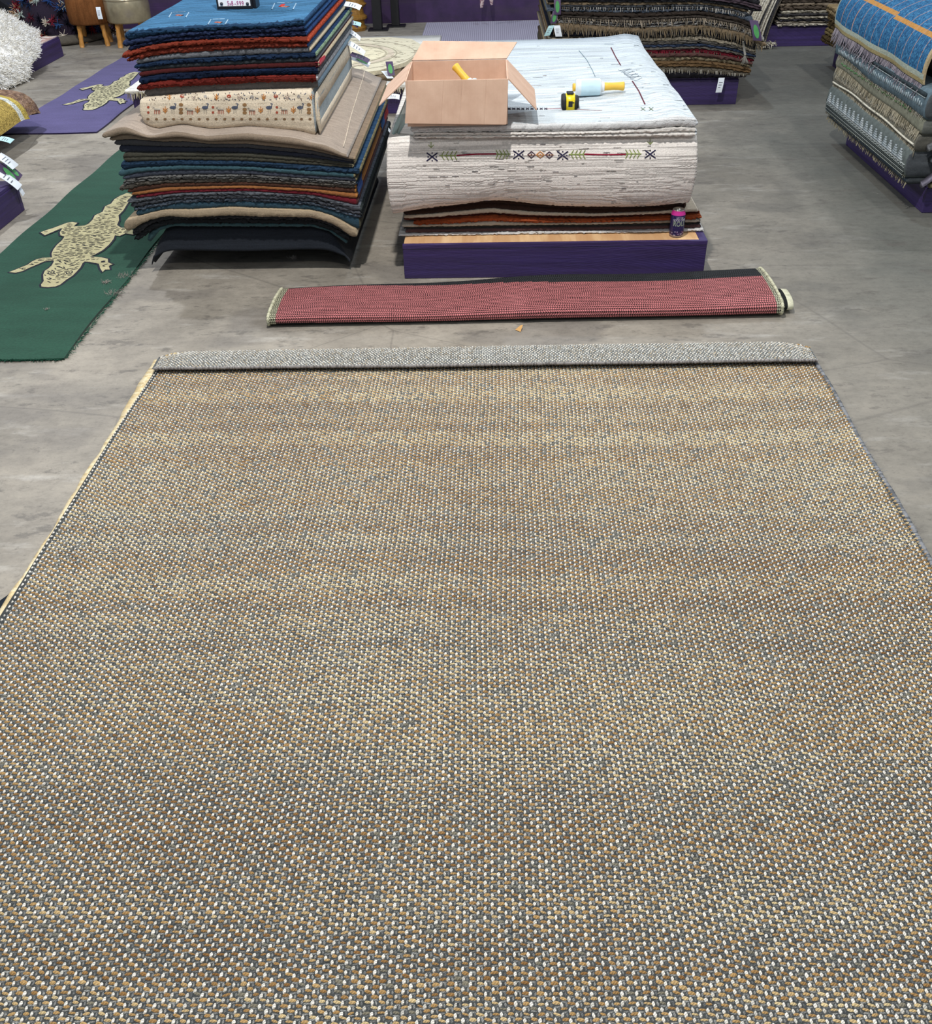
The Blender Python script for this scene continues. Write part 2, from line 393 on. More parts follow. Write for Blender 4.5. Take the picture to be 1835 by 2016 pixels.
# ================================================================ big woven rug in front
XL, XR = -1.29, 1.185
YF = 3.288      # where the far end turns over
ZT = .012
FOLD_R = .011; FLAP = .150
Lm = YF-.30
YFRONT = YF-.150
def und(x, y):  # gentle ripples of the rug lying on the floor
    return .0035*np.sin(2.1*x+1.7*y)+.003*np.sin(4.3*y-1.1*x+1)+.002*np.sin(7*x+2*y)
def rug_map(x, s, h):
    """x across, s arc length from the near edge (y=.30), h height above the cloth -> xyz"""
    x = np.asarray(x, float); s = np.asarray(s, float)
    edge = np.clip((np.abs(x-(XL+XR)/2)-((XR-XL)/2-.14))/.14, 0, 1)**2     # ends of the fold sag and pull in
    yf = YF-.045*edge+.012*np.sin(1.1*x+.6)
    y0 = .30+s; arc = pi*FOLD_R; lim = yf-.30
    d = s-lim
    a = np.clip(d/FOLD_R, 0, pi)
    yy = np.where(d < 0, y0, np.where(d < arc, yf+np.sin(a)*FOLD_R, yf-(d-arc)*(yf-YFRONT)/np.maximum(FLAP+(YF-yf), .01)))
    lift = .016*(1-edge*.7)
    zc = FOLD_R
    zz = np.where(d < 0, ZT, np.where(d < arc, ZT+zc-np.cos(a)*FOLD_R, ZT+2*zc))
    ny = np.where(d < 0, 0.0, np.where(d < arc, np.sin(a), 0.0)); nz = np.where(d < 0, 1.0, np.where(d < arc, -np.cos(a), 1.0))
    # outer face is up on the floor part; on the flap the underside faces up
    nz = np.where(d < arc, np.where(d < 0, 1.0, -np.cos(a)), 1.0)
    flapz = np.where(d > arc, lift*np.clip(1-(d-arc)/FLAP, 0, 1)*.6*np.sin(np.clip((d-arc)/FLAP, 0, 1)*pi), 0)
    yy2 = yy+ny*h; zz2 = zz+nz*h+und(x, np.minimum(y0, yf))*np.clip((3.3-yy)/.3, .3, 1)+flapz
    xx = x + .004*np.sin(2.2*yy+1)*(1-0) 
    return np.stack([xx, yy2, zz2], -1)
rug_root = empty('area_rug'); tag(rug_root, 'huge flat area rug woven of grey, white and jute yarn, far end turned over', 'rug')
# cloth body
b = MB(); sx = np.linspace(XL, XR, 60)
ss = np.concatenate([np.linspace(0, Lm-.07, 70), np.linspace(Lm-.06, Lm+pi*FOLD_R+FLAP, 60)])
G = rug_map(sx[:, None], ss[None, :], 0.0); G2 = rug_map(sx[:, None], ss[None, :], -.008)
G2[:, :, 2] = np.maximum(G2[:, :, 2], .0015)
b.grid(G, '5c5f5f')
b.grid(G[:, :75], '5c5f5f'); G3 = G[:, :74].copy(); G3[:, :, 2] = .001; b.grid(G3[:, ::-1], '5c5f5f')
b.grid(np.stack([G[0, :74], G3[0]], 0), '5c5f5f'); b.grid(np.stack([G[-1, :74], G3[-1]], 0)[:, ::-1], '5c5f5f'); b.grid(np.stack([G[:, 0], G3[:, 0]], 0)[:, ::-1], '5c5f5f')
b.build('backing', M_flat, rug_root)
# yarn stitches ---------------------------------------------------------------
m, nt, bs_ = newmat('twisted_yarn')
at = nd(nt, 'ShaderNodeAttribute', attribute_name='Col'); uv = nd(nt, 'ShaderNodeUVMap'); uv.uv_map = 'UVMap'
sp = nd(nt, 'ShaderNodeSeparateXYZ'); nt.links.new(uv.outputs[0], sp.inputs[0])
ph = mathn(nt, 'ADD', mathn(nt, 'MULTIPLY', sp.outputs[0], 17.0), mathn(nt, 'MULTIPLY', sp.outputs[1], -9.0))
tw = mathn(nt, 'SINE', ph); fib = noise(nt, coords(nt, (1, 1, 1)), 420, 2, .7)
f = mathn(nt, 'MULTIPLY', mathn(nt, 'MULTIPLY_ADD', tw, .17, .93), mathn(nt, 'MULTIPLY_ADD', fib, .9, .55))
g = nd(nt, 'ShaderNodeCombineColor')
for i in range(3): nt.links.new(f, g.inputs[i])
nt.links.new(mixc(nt, 1.0, at.outputs['Color'], g.outputs[0], 'MULTIPLY'), bs_.inputs['Base Color'])
bs_.inputs['Roughness'].default_value = .85; bs_.inputs['Specular IOR Level'].default_value = .2
bump(nt, bs_, mathn(nt, 'ADD', tw, fib), .55, .0016)
M_yarn = m
def lowfreq(n, k, amp, seed):
    r = np.random.default_rng(seed); x = np.arange(n); return sum(amp/(j+1)*np.sin(2*pi*x*(j+1)/n*k+r.uniform(0, 6.28)) for j in range(4))
PXW, DV = .0262, .0089
def stitches(name, s0, s1, flap):
    rows = int((s1-s0)/DV); cols = int((XR-XL+.008)/PXW)
    J, I = np.meshgrid(np.arange(rows), np.arange(cols), indexing='ij')
    r = np.random.default_rng(11 if flap else 5)
    tone = np.interp(np.arange(rows), np.arange(0, rows+8, 7), r.uniform(-1, 1, len(np.arange(0, rows+8, 7))))+r.normal(0, .45, rows)
    fat = 1+np.clip(np.interp(np.arange(rows), np.arange(0, rows+6, 5), r.uniform(-.12, .22, len(np.arange(0, rows+6, 5)))), -.1, .25)
    x0 = XL+.001+(I+(.25 if flap else .5)*(J % 2))*PXW+.25*PXW; sc = s0+(J+.5)*DV
    wob = .0045*np.sin(x0*3.1+sc*1.3)+.003*np.sin(x0*7.3-sc*2.1+1)+.0016*np.sin(x0*17+sc*5)
    wx = .0045*np.sin(sc*2.6+x0)+.0025*np.sin(sc*7.7+2*x0)
    V = []; C = []; T = []
    kinds = [('W', 0, 0, .0068, .0100, .0050), ('V', .0078, .0002, .0050, .0088, .0030), ('J', .0168, .0020, .0138, .0064, .0048), ('H', .0172, -.0034, .0140, .0042, .0030)]
    if flap: kinds = [('W', 0, 0, .0075, .0088, .0035), ('G', .0066, .0, .0056, .0088, .0026), ('W2', .0131, 0, .0070, .0080, .0034), ('G', .0197, 0, .0056, .0088, .0026)]
    W = (np.arange(3)-1)
    for (kd, dx, dv, w, l, h) in kinds:
        nv = r.uniform(.82, 1.15, I.shape); cx = x0+dx+wx+r.normal(0, .0005, I.shape); cv = sc+dv+wob+r.normal(0, .0005, I.shape)
        ww = w*nv; ll = l*r.uniform(.85, 1.12, I.shape)*(1 if kd in 'W' else 1); hh = h*r.uniform(.8, 1.2, I.shape)
        if kd == 'J': ll = ll*fat[:, None]*r.uniform(.85, 1.2, I.shape); hh = hh*fat[:, None]
        rot = r.normal(0, .13, I.shape)+(0 if kd in ('J', 'H') else 0)
        if kd == 'J': rot += -.10
        if kd == 'V': rot += .12
        # patch grid 5 x 3 along the long axis
        na, nb = 5, 3
        A = np.linspace(-1, 1, na); B = np.linspace(-1, 1, nb)
        AA, BB = np.meshgrid(A, B, indexing='ij')
        shape_w = np.sqrt(np.clip(1-np.abs(AA)**3*.75, 0, 1))
        hz = (1-AA**2*.85)*(1-BB**2*.95)
        long_x = kd in ('J', 'H')
        la = (ww if long_x else ll)[..., None, None]/2; lb = (ll if long_x else ww)[..., None, None]/2
        ua = AA*la; ub = BB*shape_w*lb
        ux, us = (ua, ub) if long_x else (ub, ua)
        c_, s_ = np.cos(rot)[..., None, None], np.sin(rot)[..., None, None]
        X = cx[..., None, None]+ux*c_-us*s_; Sv = cv[..., None, None]+ux*s_+us*c_
        Hh = hz*hh[..., None, None]-.0008
        X = np.clip(X, XL, XR); Sv = np.clip(Sv, 0, Lm+pi*FOLD_R+FLAP)
        P = rug_map(X, Sv, Hh)
        V.append(P.reshape(-1, 3)); N = I.size
        T.append(np.tile(np.stack([(AA+1)/2, (BB+1)/2], -1).reshape(1, -1, 2), (N, 1, 1)).reshape(-1, 2))
        if kd[0] == 'W':
            base = np.array(lin('f2eee4')); base2 = np.array(lin('c6c3ba')); t = r.uniform(0, 1, N)[:, None]**2.2
            if flap: base2 = np.array(lin('c8b596'))
            c = base*(1-t)+base2*t
        elif kd == 'J':
            band = (tone[:, None]+.5*np.sin(x0*2.3+sc*4)+.25*np.sin(x0*9+sc)).ravel()
            t = np.clip(.48-.26*band+r.normal(0, .16, N), 0, 1)[:, None]
            a, m_, d = (np.array(lin(q)) for q in ('8f6a3f', 'bb9763', 'dcc697'))
            c = np.where(t < .5, a+(m_-a)*t*2, m_+(d-m_)*(t*2-1))
            gr = (r.random(N) < .05)[:, None]; c = np.where(gr, np.array(lin('86806f')), c)
        else:
            a, d = np.array(lin('606364')), np.array(lin('9c9d9a')); t = r.uniform(0, 1, N)[:, None]; c = a*(1-t)+d*t
            if flap: c = c*1.35
        C.append(np.repeat(c, na*nb, axis=0))
    V = np.concatenate(V); C = np.concatenate(C); T = np.concatenate(T)
    q = np.array([(i*nb+j, (i+1)*nb+j, (i+1)*nb+j+1, i*nb+j+1) for i in range(na-1) for j in range(nb-1)])
    K = len(V)//(na*nb); Q = (q[None]+(np.arange(K)*na*nb)[:, None, None]).reshape(-1, 4)
    me = bpy.data.meshes.new(name); me.vertices.add(len(V)); me.vertices.foreach_set('co', V.astype(np.float32).ravel())
    me.loops.add(Q.size); me.loops.foreach_set('vertex_index', Q.astype(np.int32).ravel())
    me.polygons.add(len(Q)); me.polygons.foreach_set('loop_start', np.arange(0, Q.size, 4, dtype=np.int32))
    me.polygons.foreach_set('use_smooth', np.ones(len(Q), bool))
    me.update(calc_edges=True)
    at = me.color_attributes.new('Col', 'FLOAT_COLOR', 'POINT'); at.data.foreach_set('color', np.concatenate([C, np.ones((len(C), 1))], 1).astype(np.float32).ravel())
    uvl = me.uv_layers.new(name='UVMap'); uvl.data.foreach_set('uv', T[Q.ravel()].astype(np.float32).ravel())
    me.materials.append(M_yarn); o = bpy.data.objects.new(name, me); COL.objects.link(o); o.parent = rug_root; return o
stitches('woven_face', 0, Lm+.012, False)
fl = stitches('turned_end', Lm+.016, Lm+pi*FOLD_R+FLAP-.004, True); fl['label'] = 'pale grey turned-over end of the rug showing its underside'
# cord along the turned end, selvages at both sides
def rope(name, pts, r, c, c2, label=None, pitch=.012, mat=None, parent=rug_root):
    pts = np.array(pts); L = np.concatenate([[0], np.cumsum(np.linalg.norm(np.diff(pts, axis=0), axis=1))]); n = int(L[-1]/pitch*3)
    t = np.linspace(0, L[-1], n); P = np.stack([np.interp(t, L, pts[:, k]) for k in range(3)], 1)
    rr = r*(1+.22*np.sin(2*pi*t/pitch)+rng.normal(0, .08, n))
    b = MB(); cc = [c if rng.random() < .6 else c2 for _ in range(n)]
    b.tube(list(P), list(rr), lambda i, j: cc[i], n=6); o = b.build(name, mat or M_fringe, parent)
    if label: o['label'] = label
    return o
xs_ = np.linspace(XL+.008, XR-.004, 80)
rope('edge_cord', [tuple(p) for p in rug_map(xs_, np.full(80, Lm+pi*FOLD_R+FLAP-.03), .002)][0:0] or [tuple(rug_map(x, (YF-.30)+pi*FOLD_R+FLAP-.004, .001)) for x in xs_], .0055, '8a8684', '6c6866', 'grey corded hem of the turned end')
yy = np.linspace(.33, 3.235, 160)
rope('selvage', [(XR+.001+.004*sin(2.2*y+1)+.003*sin(9*y), y, .009+float(und(XR, y))) for y in yy], .0075, '84868a', '5f6266', 'grey whipped right edge', .010)
# beige tape that creeps out from under the left edge
b = MB(); P = []
for y in np.linspace(1.55, 3.262, 120):
    w = .012+.022*np.clip((y-1.9)/1.3, 0, 1)**1.5+.003*sin(11*y)+.002*sin(31*y); x = XL+.004*sin(2.2*y+1)
    P.append([(x+.01, y, .011), (x-w*.4, y, .0115), (x-w, y, .009+.001*sin(60*y)), (x-w, y, .001)])
b.grid(P, lambda i, j: ('d6c5a0', 'cdb88e', 'dccdaa')[int(rng.integers(3))]); b.build('binding_tape', M_flat, rug_root)['label'] = 'beige binding tape showing along the left edge'
fb = MB()
for i in range(900):
    y = rng.uniform(.4, 3.2); strand_mesh(fb, (XR+.004*sin(2.2*y+1), y, .012), (1, rng.normal(0, .6), .1), rng.uniform(.004, .014), .0006, '84868a', n=3, seg=3, curl=.4)
fb.build('loose_fibres', M_fringe, rug_root)['kind'] = 'stuff'
# a second dark rug peeking from under the left edge
b = MB(); b.grid([[(-1.36+.05*((k-5)/5)**2, 1.55+.035*k, .004), (-1.308, 1.55+.035*k, .004)] for k in range(11)], '20262e')
b.grid([[(-1.36+.05*((k-5)/5)**2, 1.55+.035*k, .0005), (-1.36+.05*((k-5)/5)**2, 1.55+.035*k, .004)] for k in range(11)], '20262e')
tag(b.build('bag_scrap', M_flat), 'scrap of dark blue fabric peeking from under the rug left edge', 'fabric scrap')
# ================================================================ rug piles
def tone(c, ds=.22, k=.80):  # greys and darkens rug colours, fronts most: pile shade put into the colour
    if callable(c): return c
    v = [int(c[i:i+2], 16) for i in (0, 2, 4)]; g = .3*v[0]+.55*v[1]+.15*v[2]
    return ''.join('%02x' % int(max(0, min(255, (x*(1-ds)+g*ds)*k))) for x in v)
def mk_bounds(curves, zlow):
    """band-centre curves (top first) -> boundary functions; every layer keeps some thickness"""
    X = np.linspace(-4, 4, 3000)
    Z = [c(X) for c in curves]; n = len(Z); B = [None]*(n+1)
    B[n] = zlow(X) if callable(zlow) else np.full_like(X, zlow)
    for i in range(n-1, -1, -1):
        up = (Z[i-1]+Z[i])/2 if i else Z[0]+(Z[0]-Z[1])*.45+.004
        B[i] = np.maximum(up, B[i+1]+.009)
    return [(lambda x, b=b: np.interp(x, X, b)) for b in B]
def pile(group, Y, rows, zlow, y1, conv, w=.05, ds=.22, k=.82):
    """rows: (name,label,mat,[zoomed picks],cf,cs,ct,kw)"""
    C = []; R = []
    for r in rows:
        f, a, c = pxcurve([conv(*p) for p in r[3]], r[7].get('Yc', Y), w); C.append(f); R.append((a, c))
    Bd = mk_bounds(C, zlow); out = []
    for i, r in enumerate(rows):
        kw = dict(r[7]); dy = kw.pop('dy', 0); kw.pop('Yc', None); x0, x1 = R[i]; x0 += kw.pop('dx0', 0); x1 += kw.pop('dx1', 0)
        yb = kw.pop('y1', y1)
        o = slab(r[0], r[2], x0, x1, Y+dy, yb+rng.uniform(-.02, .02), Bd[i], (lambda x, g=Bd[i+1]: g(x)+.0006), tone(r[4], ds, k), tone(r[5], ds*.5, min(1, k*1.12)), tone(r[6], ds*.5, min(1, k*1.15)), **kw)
        tag(o, r[1], 'rug', group); out.append(o)
    return out, Bd, R
# ---- lower half of the tall left pile ---------------------------------------
c3 = lambda x, y: (190+x/3.058, 220+y/3.058)
g_ = 'rugs in the lower half of the tall left pile'
W, Rb, Fl = M_wool, M_rib, M_flat
rowsL = [
 ('folded_rug', 'wavy tan rug with taupe border lying on top of the lower left pile', W, [(50,140),(180,100),(330,150),(500,128),(670,158),(900,142),(1200,172),(1400,215),(1500,262)], 'a08a72', '9a9088', 'a9998b', dict(bulge=.014, rough=.0006, dy=-.02, dx1=.015)),
 ('folded_rug', 'second tan edged rug just under the wavy tan rug in the lower left pile', W, [(85,165),(200,140),(400,165),(550,158),(680,185),(900,178),(1300,218),(1560,285)], '8f7b66', '9c8468', '8f7b66', dict(bulge=.012, rough=.0008)),
 ('folded_rug', 'charcoal rug below the two tan edges of the left pile', W, [(110,185),(300,190),(600,200),(900,205),(1300,245),(1560,300)], '4a4a4e', 'a39a76', '4a4a4e', dict(bulge=.006)),
 ('folded_rug', 'thick midnight blue rug near the top of the lower left pile', W, [(135,215),(400,222),(900,225),(1300,265),(1560,312)], '2e3346', 'a39a78', '2e3346', dict(bulge=.01, dy=.01)),
 ('folded_rug', 'dark olive rug under the thick midnight blue one', W, [(165,280),(500,268),(900,275),(1300,300),(1550,320)], '4b4a3e', '8f8768', '4b4a3e', dict(lips=2, bulge=.008)),
 ('folded_rug', 'cobalt blue ribbed rug above the teal rug in the left pile', Rb, [(150,322),(500,308),(900,312),(1300,338),(1595,355)], '2c4f74', '8c8460', '2c4f74', dict(bulge=.009, rough=.002)),
 ('folded_rug', 'teal rug sagging at its left end in the left pile', W, [(140,385),(230,350),(500,332),(900,340),(1300,370),(1560,388)], '3a6473', '8c8460', '3a6473', dict(bulge=.01)),
 ('folded_rug', 'slate blue rug below the teal rug', W, [(160,402),(300,372),(600,362),(900,362),(1300,395),(1570,405)], '454e60', '7d7350', '454e60', dict(bulge=.006)),
 ('folded_rug', 'grey yarn ribbed rug in the middle of the left pile', Rb, [(165,418),(400,395),(900,390),(1300,410),(1560,430)], '7d7d7c', '3a5a7c', '7d7d7c', dict(dx1=.01, lips=2, bulge=.009, rough=.003)),
 ('folded_rug', 'grey brown rug with pale curled left corner', Rb, [(145,478),(250,430),(500,412),(900,410),(1300,432),(1550,448)], '6e665c', 'b87a38', '6e665c', dict(dx1=.012, bulge=.008, rough=.002)),
 ('folded_rug', 'dark chestnut brown rug above the orange rug', W, [(190,478),(400,440),(900,432),(1300,452),(1540,470)], '5c3526', 'b87a38', '5c3526', dict(dx1=.018, bulge=.007)),
 ('folded_rug', 'bright orange rug with blue and red corners in the left pile', W, [(215,498),(450,462),(900,450),(1300,472),(1550,505)], 'b3692f', 'c47f38', 'b3692f', dict(dx1=.016, bulge=.011)),
 ('folded_rug', 'thin crimson rug under the bright orange rug', W, [(240,508),(500,478),(900,468),(1300,490),(1575,540)], '8e1c2e', '5a2a2c', '8e1c2e', dict(bulge=.008)),
 ('folded_rug', 'grey blue ribbed rug directly below the crimson rug', Rb, [(190,540),(500,495),(900,484),(1300,510),(1600,590)], '6f7480', '3d4547', '6f7480', dict(bulge=.01, rough=.003)),
 ('folded_rug', 'dark grey ribbed rug second below the crimson rug', Rb, [(210,565),(500,515),(900,508),(1300,530),(1600,615)], '565b66', '34393a', '565b66', dict(bulge=.01, rough=.003)),
 ('folded_rug', 'blue grey ribbed rug third below the crimson rug', Rb, [(230,588),(500,535),(900,528),(1300,550),(1600,635)], '5b6b80', '3f474e', '5b6b80', dict(bulge=.009, rough=.003)),
 ('folded_rug', 'petrol teal rug just above the lower tan rug', W, [(240,603),(500,555),(900,545),(1300,566),(1590,650)], '2f566b', '4a4a3a', '2f566b', dict(bulge=.007)),
 ('folded_rug', 'sand tan rug with drooping ends low in the left pile', W, [(185,690),(250,650),(420,598),(560,620),(810,592),(950,605),(1300,608),(1430,645),(1580,772)], 'b39c7c', 'a8977a', 'b39c7c', dict(bulge=.012, dy=-.025)),
 ('folded_rug', 'black and grey ribbed rug right below the sand tan rug', Rb, [(225,735),(330,655),(450,630),(900,632),(1300,640),(1430,675),(1540,745)], '44464c', '2c2d30', '44464c', dict(bulge=.01, rough=.003)),
 ('folded_rug', 'near black ribbed rug second below the sand tan rug', Rb, [(235,775),(330,690),(450,658),(900,655),(1300,662),(1420,700),(1530,765)], '2f3136', '26272a', '2f3136', dict(bulge=.01, rough=.003)),
 ('folded_rug', 'sea green blue rug curving down at both ends near the floor', W, [(310,775),(370,705),(480,680),(900,682),(1300,684),(1420,725),(1510,795)], '3a5f68', '35545c', '3a5f68', dict(bulge=.01, dy=.01)),
]
zl = lambda X: np.interp(X, *[(lambda q: (q[:, 0], q[:, 2]))(np.array([PY(*c3(*p), 4.15) for p in [(300,815),(370,730),(450,702),(900,704),(1300,704),(1400,735),(1510,815)]]))][0])
pl_low, B_low, R_low = pile(g_, 4.17, rowsL, zl, 5.66, c3, .05)
# charcoal rug at the bottom drapes over the pallet in front and down both ends
X_ = np.linspace(-4, 4, 3000); zt_ = zl(X_)-.001
zb_f, _, _ = pxcurve([c3(*p) for p in [(320,905),(380,860),(440,842),(900,848),(1300,835),(1380,838),(1450,860),(1520,893)]], 4.15, .06)
qq = [(PY(*c3(*p), 4.17)) for p in [(330,905),(350,800),(400,718),(470,704),(900,706),(1350,700),(1420,740),(1480,830),(1525,890)]]
b = MB(); P = []
for t in np.linspace(0, 1, 90):
    i = t*(len(qq)-1); k = min(int(i), len(qq)-2); p = qq[k]+(qq[k+1]-qq[k])*(i-k)
    x = p[0]; zt = p[2]-.003; zb = min(float(zb_f(np.array([x]))[0]), zt-.012); zb = max(zb, .004)
    prof = [(5.5, zt-.03), (5.2, zt-.006), (4.6, zt), (4.24, zt), (4.205, zt-.006), (4.19, zt-(zt-zb)*.3), (4.182, zt-(zt-zb)*.6), (4.172, zb+.01), (4.168, zb), (4.185, zb+.002), (4.20, zt-(zt-zb)*.5), (4.225, zt-.02), (4.6, zt-.02), (5.5, zt-.05)]
    P.append([(x, y, max(z, .003)) for y, z in prof])
P = np.array(P)
for k in range(3):
    for a in (0, 1, 2): P[1:-1, :, a] = (P[:-2, :, a]+P[1:-1, :, a]*2+P[2:, :, a])/4
b.grid(P, '20242b', cv=True); L = P.shape[1]
tag(b.build('folded_rug', M_wool), 'big blackish navy rug draped to the floor at the bottom of the left pile', 'rug', g_)
# seam line and hem on the tan top rug
def surf_strip(name, parent, pts, w, c, bv, off=.002):
    b = MB(); stitch(b, bv, pts, w, c, off); o = b.build(name, M_flat, parent); return o
bvt = bvh_of(pl_low[0])
surf_strip('hem', pl_low[0], [(722,112),(716,150),(703,190),(690,232),(680,275),(676,290)], .004, 'd3c6b4', bvt)['label'] = 'pale stitched seam along the right border'
bvt1 = bvh_of(pl_low[0]); 
# coloured corner blocks of the orange rug
o_or = pl_low[11]; xr = R_low[11][1]
bvo = bvh_of(*pl_low[10:13])
b = MB()
for lay, ex in ((9, .012), (10, .018), (11, .016)):
  o_or = pl_low[lay]; xr = R_low[lay][1]+ex; b = MB()
  for (ya, yb, c) in ((4.19, 4.36, '2c5aa8'), (5.30, 5.47, '2f5f9f'), (5.47, 5.68, 'a32a2a')):
    z0 = float(B_low[lay+1](np.array([xr]))[0]); z1 = float(B_low[lay](np.array([xr]))[0]); xx = xr+.0025+(.015 if lay == 99 else 0)
    b.grid([[(xx-.004, ya, z0-.001), (xx, ya, z0+.003), (xx, ya, z1-.003), (xx-.004, ya, z1+.001)], [(xx-.004, yb, z0-.001), (xx, yb, z0+.003), (xx, yb, z1-.003), (xx-.004, yb, z1+.001)]], c)
  merge_into(o_or, b)

# ---- upper half of the tall left pile ---------------------------------------
c2 = lambda x, y: (230+x/3.336, y/3.336)
g2 = 'rugs in the upper half of the tall left pile'
YU = 4.30
rowsU = [
 ('folded_rug', 'bright blue ribbed rug topmost on the tall left pile, under the price sign', Rb, [(60,238),(200,215),(400,195),(650,182),(1000,168),(1240,145)], '24507f', '27507c', '4079a6', dict(bulge=.013, rough=.003)),
 ('folded_rug', 'indigo rug second from the top of the tall left pile', Rb, [(45,292),(200,258),(400,230),(650,212),(1000,200),(1240,182)], '2b3f6e', '28548c', '2b3f6e', dict(bulge=.011, rough=.003, dx1=.004)),
 ('folded_rug', 'dark violet blue rug third from the top of the tall left pile', Rb, [(80,322),(200,288),(400,255),(650,238),(1000,228),(1240,215)], '232f5a', '2a4a84', '232f5a', dict(bulge=.008, rough=.003, dx1=.008)),
 ('folded_rug', 'brick red rug with wide red right side, upper of the two red ones', Rb, [(45,365),(200,310),(400,282),(650,270),(1000,258),(1250,262)], 'a83a24', 'c04a2c', 'a83a24', dict(bulge=.015, rough=.003, dx1=.012, dy=-.006)),
 ('folded_rug', 'brick red rug with cut short right end, lower of the two red ones', Rb, [(75,408),(150,365),(400,325),(650,308),(1000,293),(1245,295)], 'a23826', '2b5088', 'a23826', dict(bulge=.013, rough=.003, dx1=.012)),
 ('folded_rug', 'ash grey underside rug in shade below the two brick red rugs', W, [(130,405),(300,375),(650,352),(1000,332),(1250,325)], '757982', 'bcae8e', '757982', dict(bulge=.008, dx1=.018)),
 ('folded_rug', 'royal navy rug with pale green right side', Rb, [(120,442),(300,412),(650,390),(1000,375),(1290,362)], '1f3b66', '84a184', '1f3b66', dict(bulge=.012, rough=.003, dx1=.018)),
 ('folded_rug', 'thin charcoal rug below the rug with green right side', W, [(140,462),(300,438),(650,418),(1000,402),(1290,390)], '343c46', '49505a', '343c46', dict(bulge=.006, dx1=.02)),
 ('folded_rug', 'dark oxblood rug with red right corner', W, [(150,485),(300,462),(650,442),(1000,425),(1300,420)], '5e1a1c', 'b9a888', '5e1a1c', dict(bulge=.009, dx1=.022)),
 ('folded_rug', 'deep navy rug above the lowest red rug of the upper pile', Rb, [(150,530),(300,502),(650,480),(1000,468),(1300,455)], '1a2f58', '595e66', '1a2f58', dict(bulge=.012, rough=.003, dx1=.022)),
 ('folded_rug', 'rust red rug resting on the cream animal rug', Rb, [(140,592),(200,562),(400,545),(650,532),(1000,512),(1290,515)], '94281f', 'c3c6cc', '94281f', dict(bulge=.013, rough=.003, dx1=.022)),
 ('folded_rug', 'grey backed rug shading the top of the cream animal rug', W, [(175,612),(300,598),(650,580),(1000,565),(1290,560)], '7a7674', '7f99ad', '7a7674', dict(bulge=.004, dx1=.025, dy=.02)),
]
zcream, _, _ = pxcurve([c2(*p) for p in [(175,640),(650,600),(1290,580)]], YU, .05)
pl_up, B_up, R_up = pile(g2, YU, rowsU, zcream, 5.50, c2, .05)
zt_t, zb_t = zcream, (lambda x: B_low[0](x)+.001)
xa, xb = PY(*c2(170, 700), YU)[0], PY(*c2(1290, 700), YU)[0]
cream = slab('folded_rug', M_wool, xa, xb+.012, YU-.035, 5.5, zt_t, zb_t, 'cfc2ad', '8d979c', 'cfc2ad', bulge=.012, rough=.0006)
tag(cream, 'cream rug with rows of small woven animals facing the front', 'rug', g2)
# thin second lip at the right edge of the animal rug
bvc = bvh_of(cream); b = MB(); r_ = random.Random(3)
def pt(x, y): return c2(x, y)
def zs(pts, w, c): stitch(b, bvc, [pt(*p) for p in pts], w, c, .0012)
def zb2(x, y, rx, ry, c): blotch(b, bvc, *pt(x, y), rx/3.336, ry/3.336, c, 7, .0012)
ox, bl, bw, gy, rd = 'b9793a', '4f5668', '8a6a48', 'a39c90', '9c4a38'
def animal(x, y, c, leg): 
    zs([(x-18, y-10), (x+20, y-8)], .008, c); zs([(x-18, y-10), (x-20, y-26)], .004, c); zs([(x-20, y-24), (x-30, y-20)], .003, c)
    for d in (-16, -5, 8, 18): zs([(x+d, y-4), (x+d, y+20)], .0028, leg)
def bigbird(x, y): zb2(x, y, 22, 12, bl); zs([(x+14, y-6), (x+22, y-24), (x+10, y-26)], .004, bl); zs([(x-6, y+14), (x-6, y+36)], .003, gy); zs([(x+8, y+14), (x+8, y+36)], .003, gy)
def tree(x, y, c, s=1.0):
    zs([(x, y-24*s), (x, y+22*s)], .0035, c)
    for k in (-1, 1): zs([(x, y+4*s), (x+15*k*s, y-12*s)], .003, c); zs([(x, y+16*s), (x+15*k*s, y+2*s)], .003, c)
for i, x in enumerate((265, 480, 682, 888, 1100)): animal(x, 728+(i % 2)*4, gy, rd)
for x in (318, 530, 735, 945, 1160): tree(x, 722, ox)
for x in (368, 580, 775, 1000, 1205): bigbird(x, 706)
for x in (422, 840, 1262):
    for dy in (-26, 4, 26): zb2(x, 714+dy, 15, 12, bw)
for x in (207, 632, 1052):
    for dy in (-8, 26): zb2(x, 712+dy, 9, 9, rd)
for x in range(205, 1290, 56): zb2(x, 782, 11, 8, '7c6248')
for x, c in ((345, ox), (505, 'b9a89a'), (655, ox), (805, 'b9a89a'), (965, ox), (1120, 'b9a89a'), (1280, ox)): tree(x, 638, c, .85)
for x in (430, 737, 1045): zb2(x, 632, 15, 12, rd); zb2(x, 632, 8, 6, 'd0c3ae')
for x in (582, 888, 1195): zb2(x, 634, 12, 10, 'a6a09a')
for i in range(150): zb2(r_.uniform(190, 1280), r_.choice((612, 622, 645, 655))+r_.uniform(-5, 5), 3.4, 4, r_.choice((bl, '6a5a50')))
for x in range(180, 1300, 5):
    if r_.random() < .25: zb2(x, 680+r_.uniform(-3, 3), 2, 2, 'b5a48e')
merge_into(cream, b)
slab_lip = slab('under_layer', M_wool, xb+.0125, xb+.03, YU-.025, 5.4, (lambda x: zt_t(x)-.01), (lambda x: zb_t(x)+.001), 'd0c2ac', '93a0a6', 'd0c2ac', bulge=.008, parent=cream)
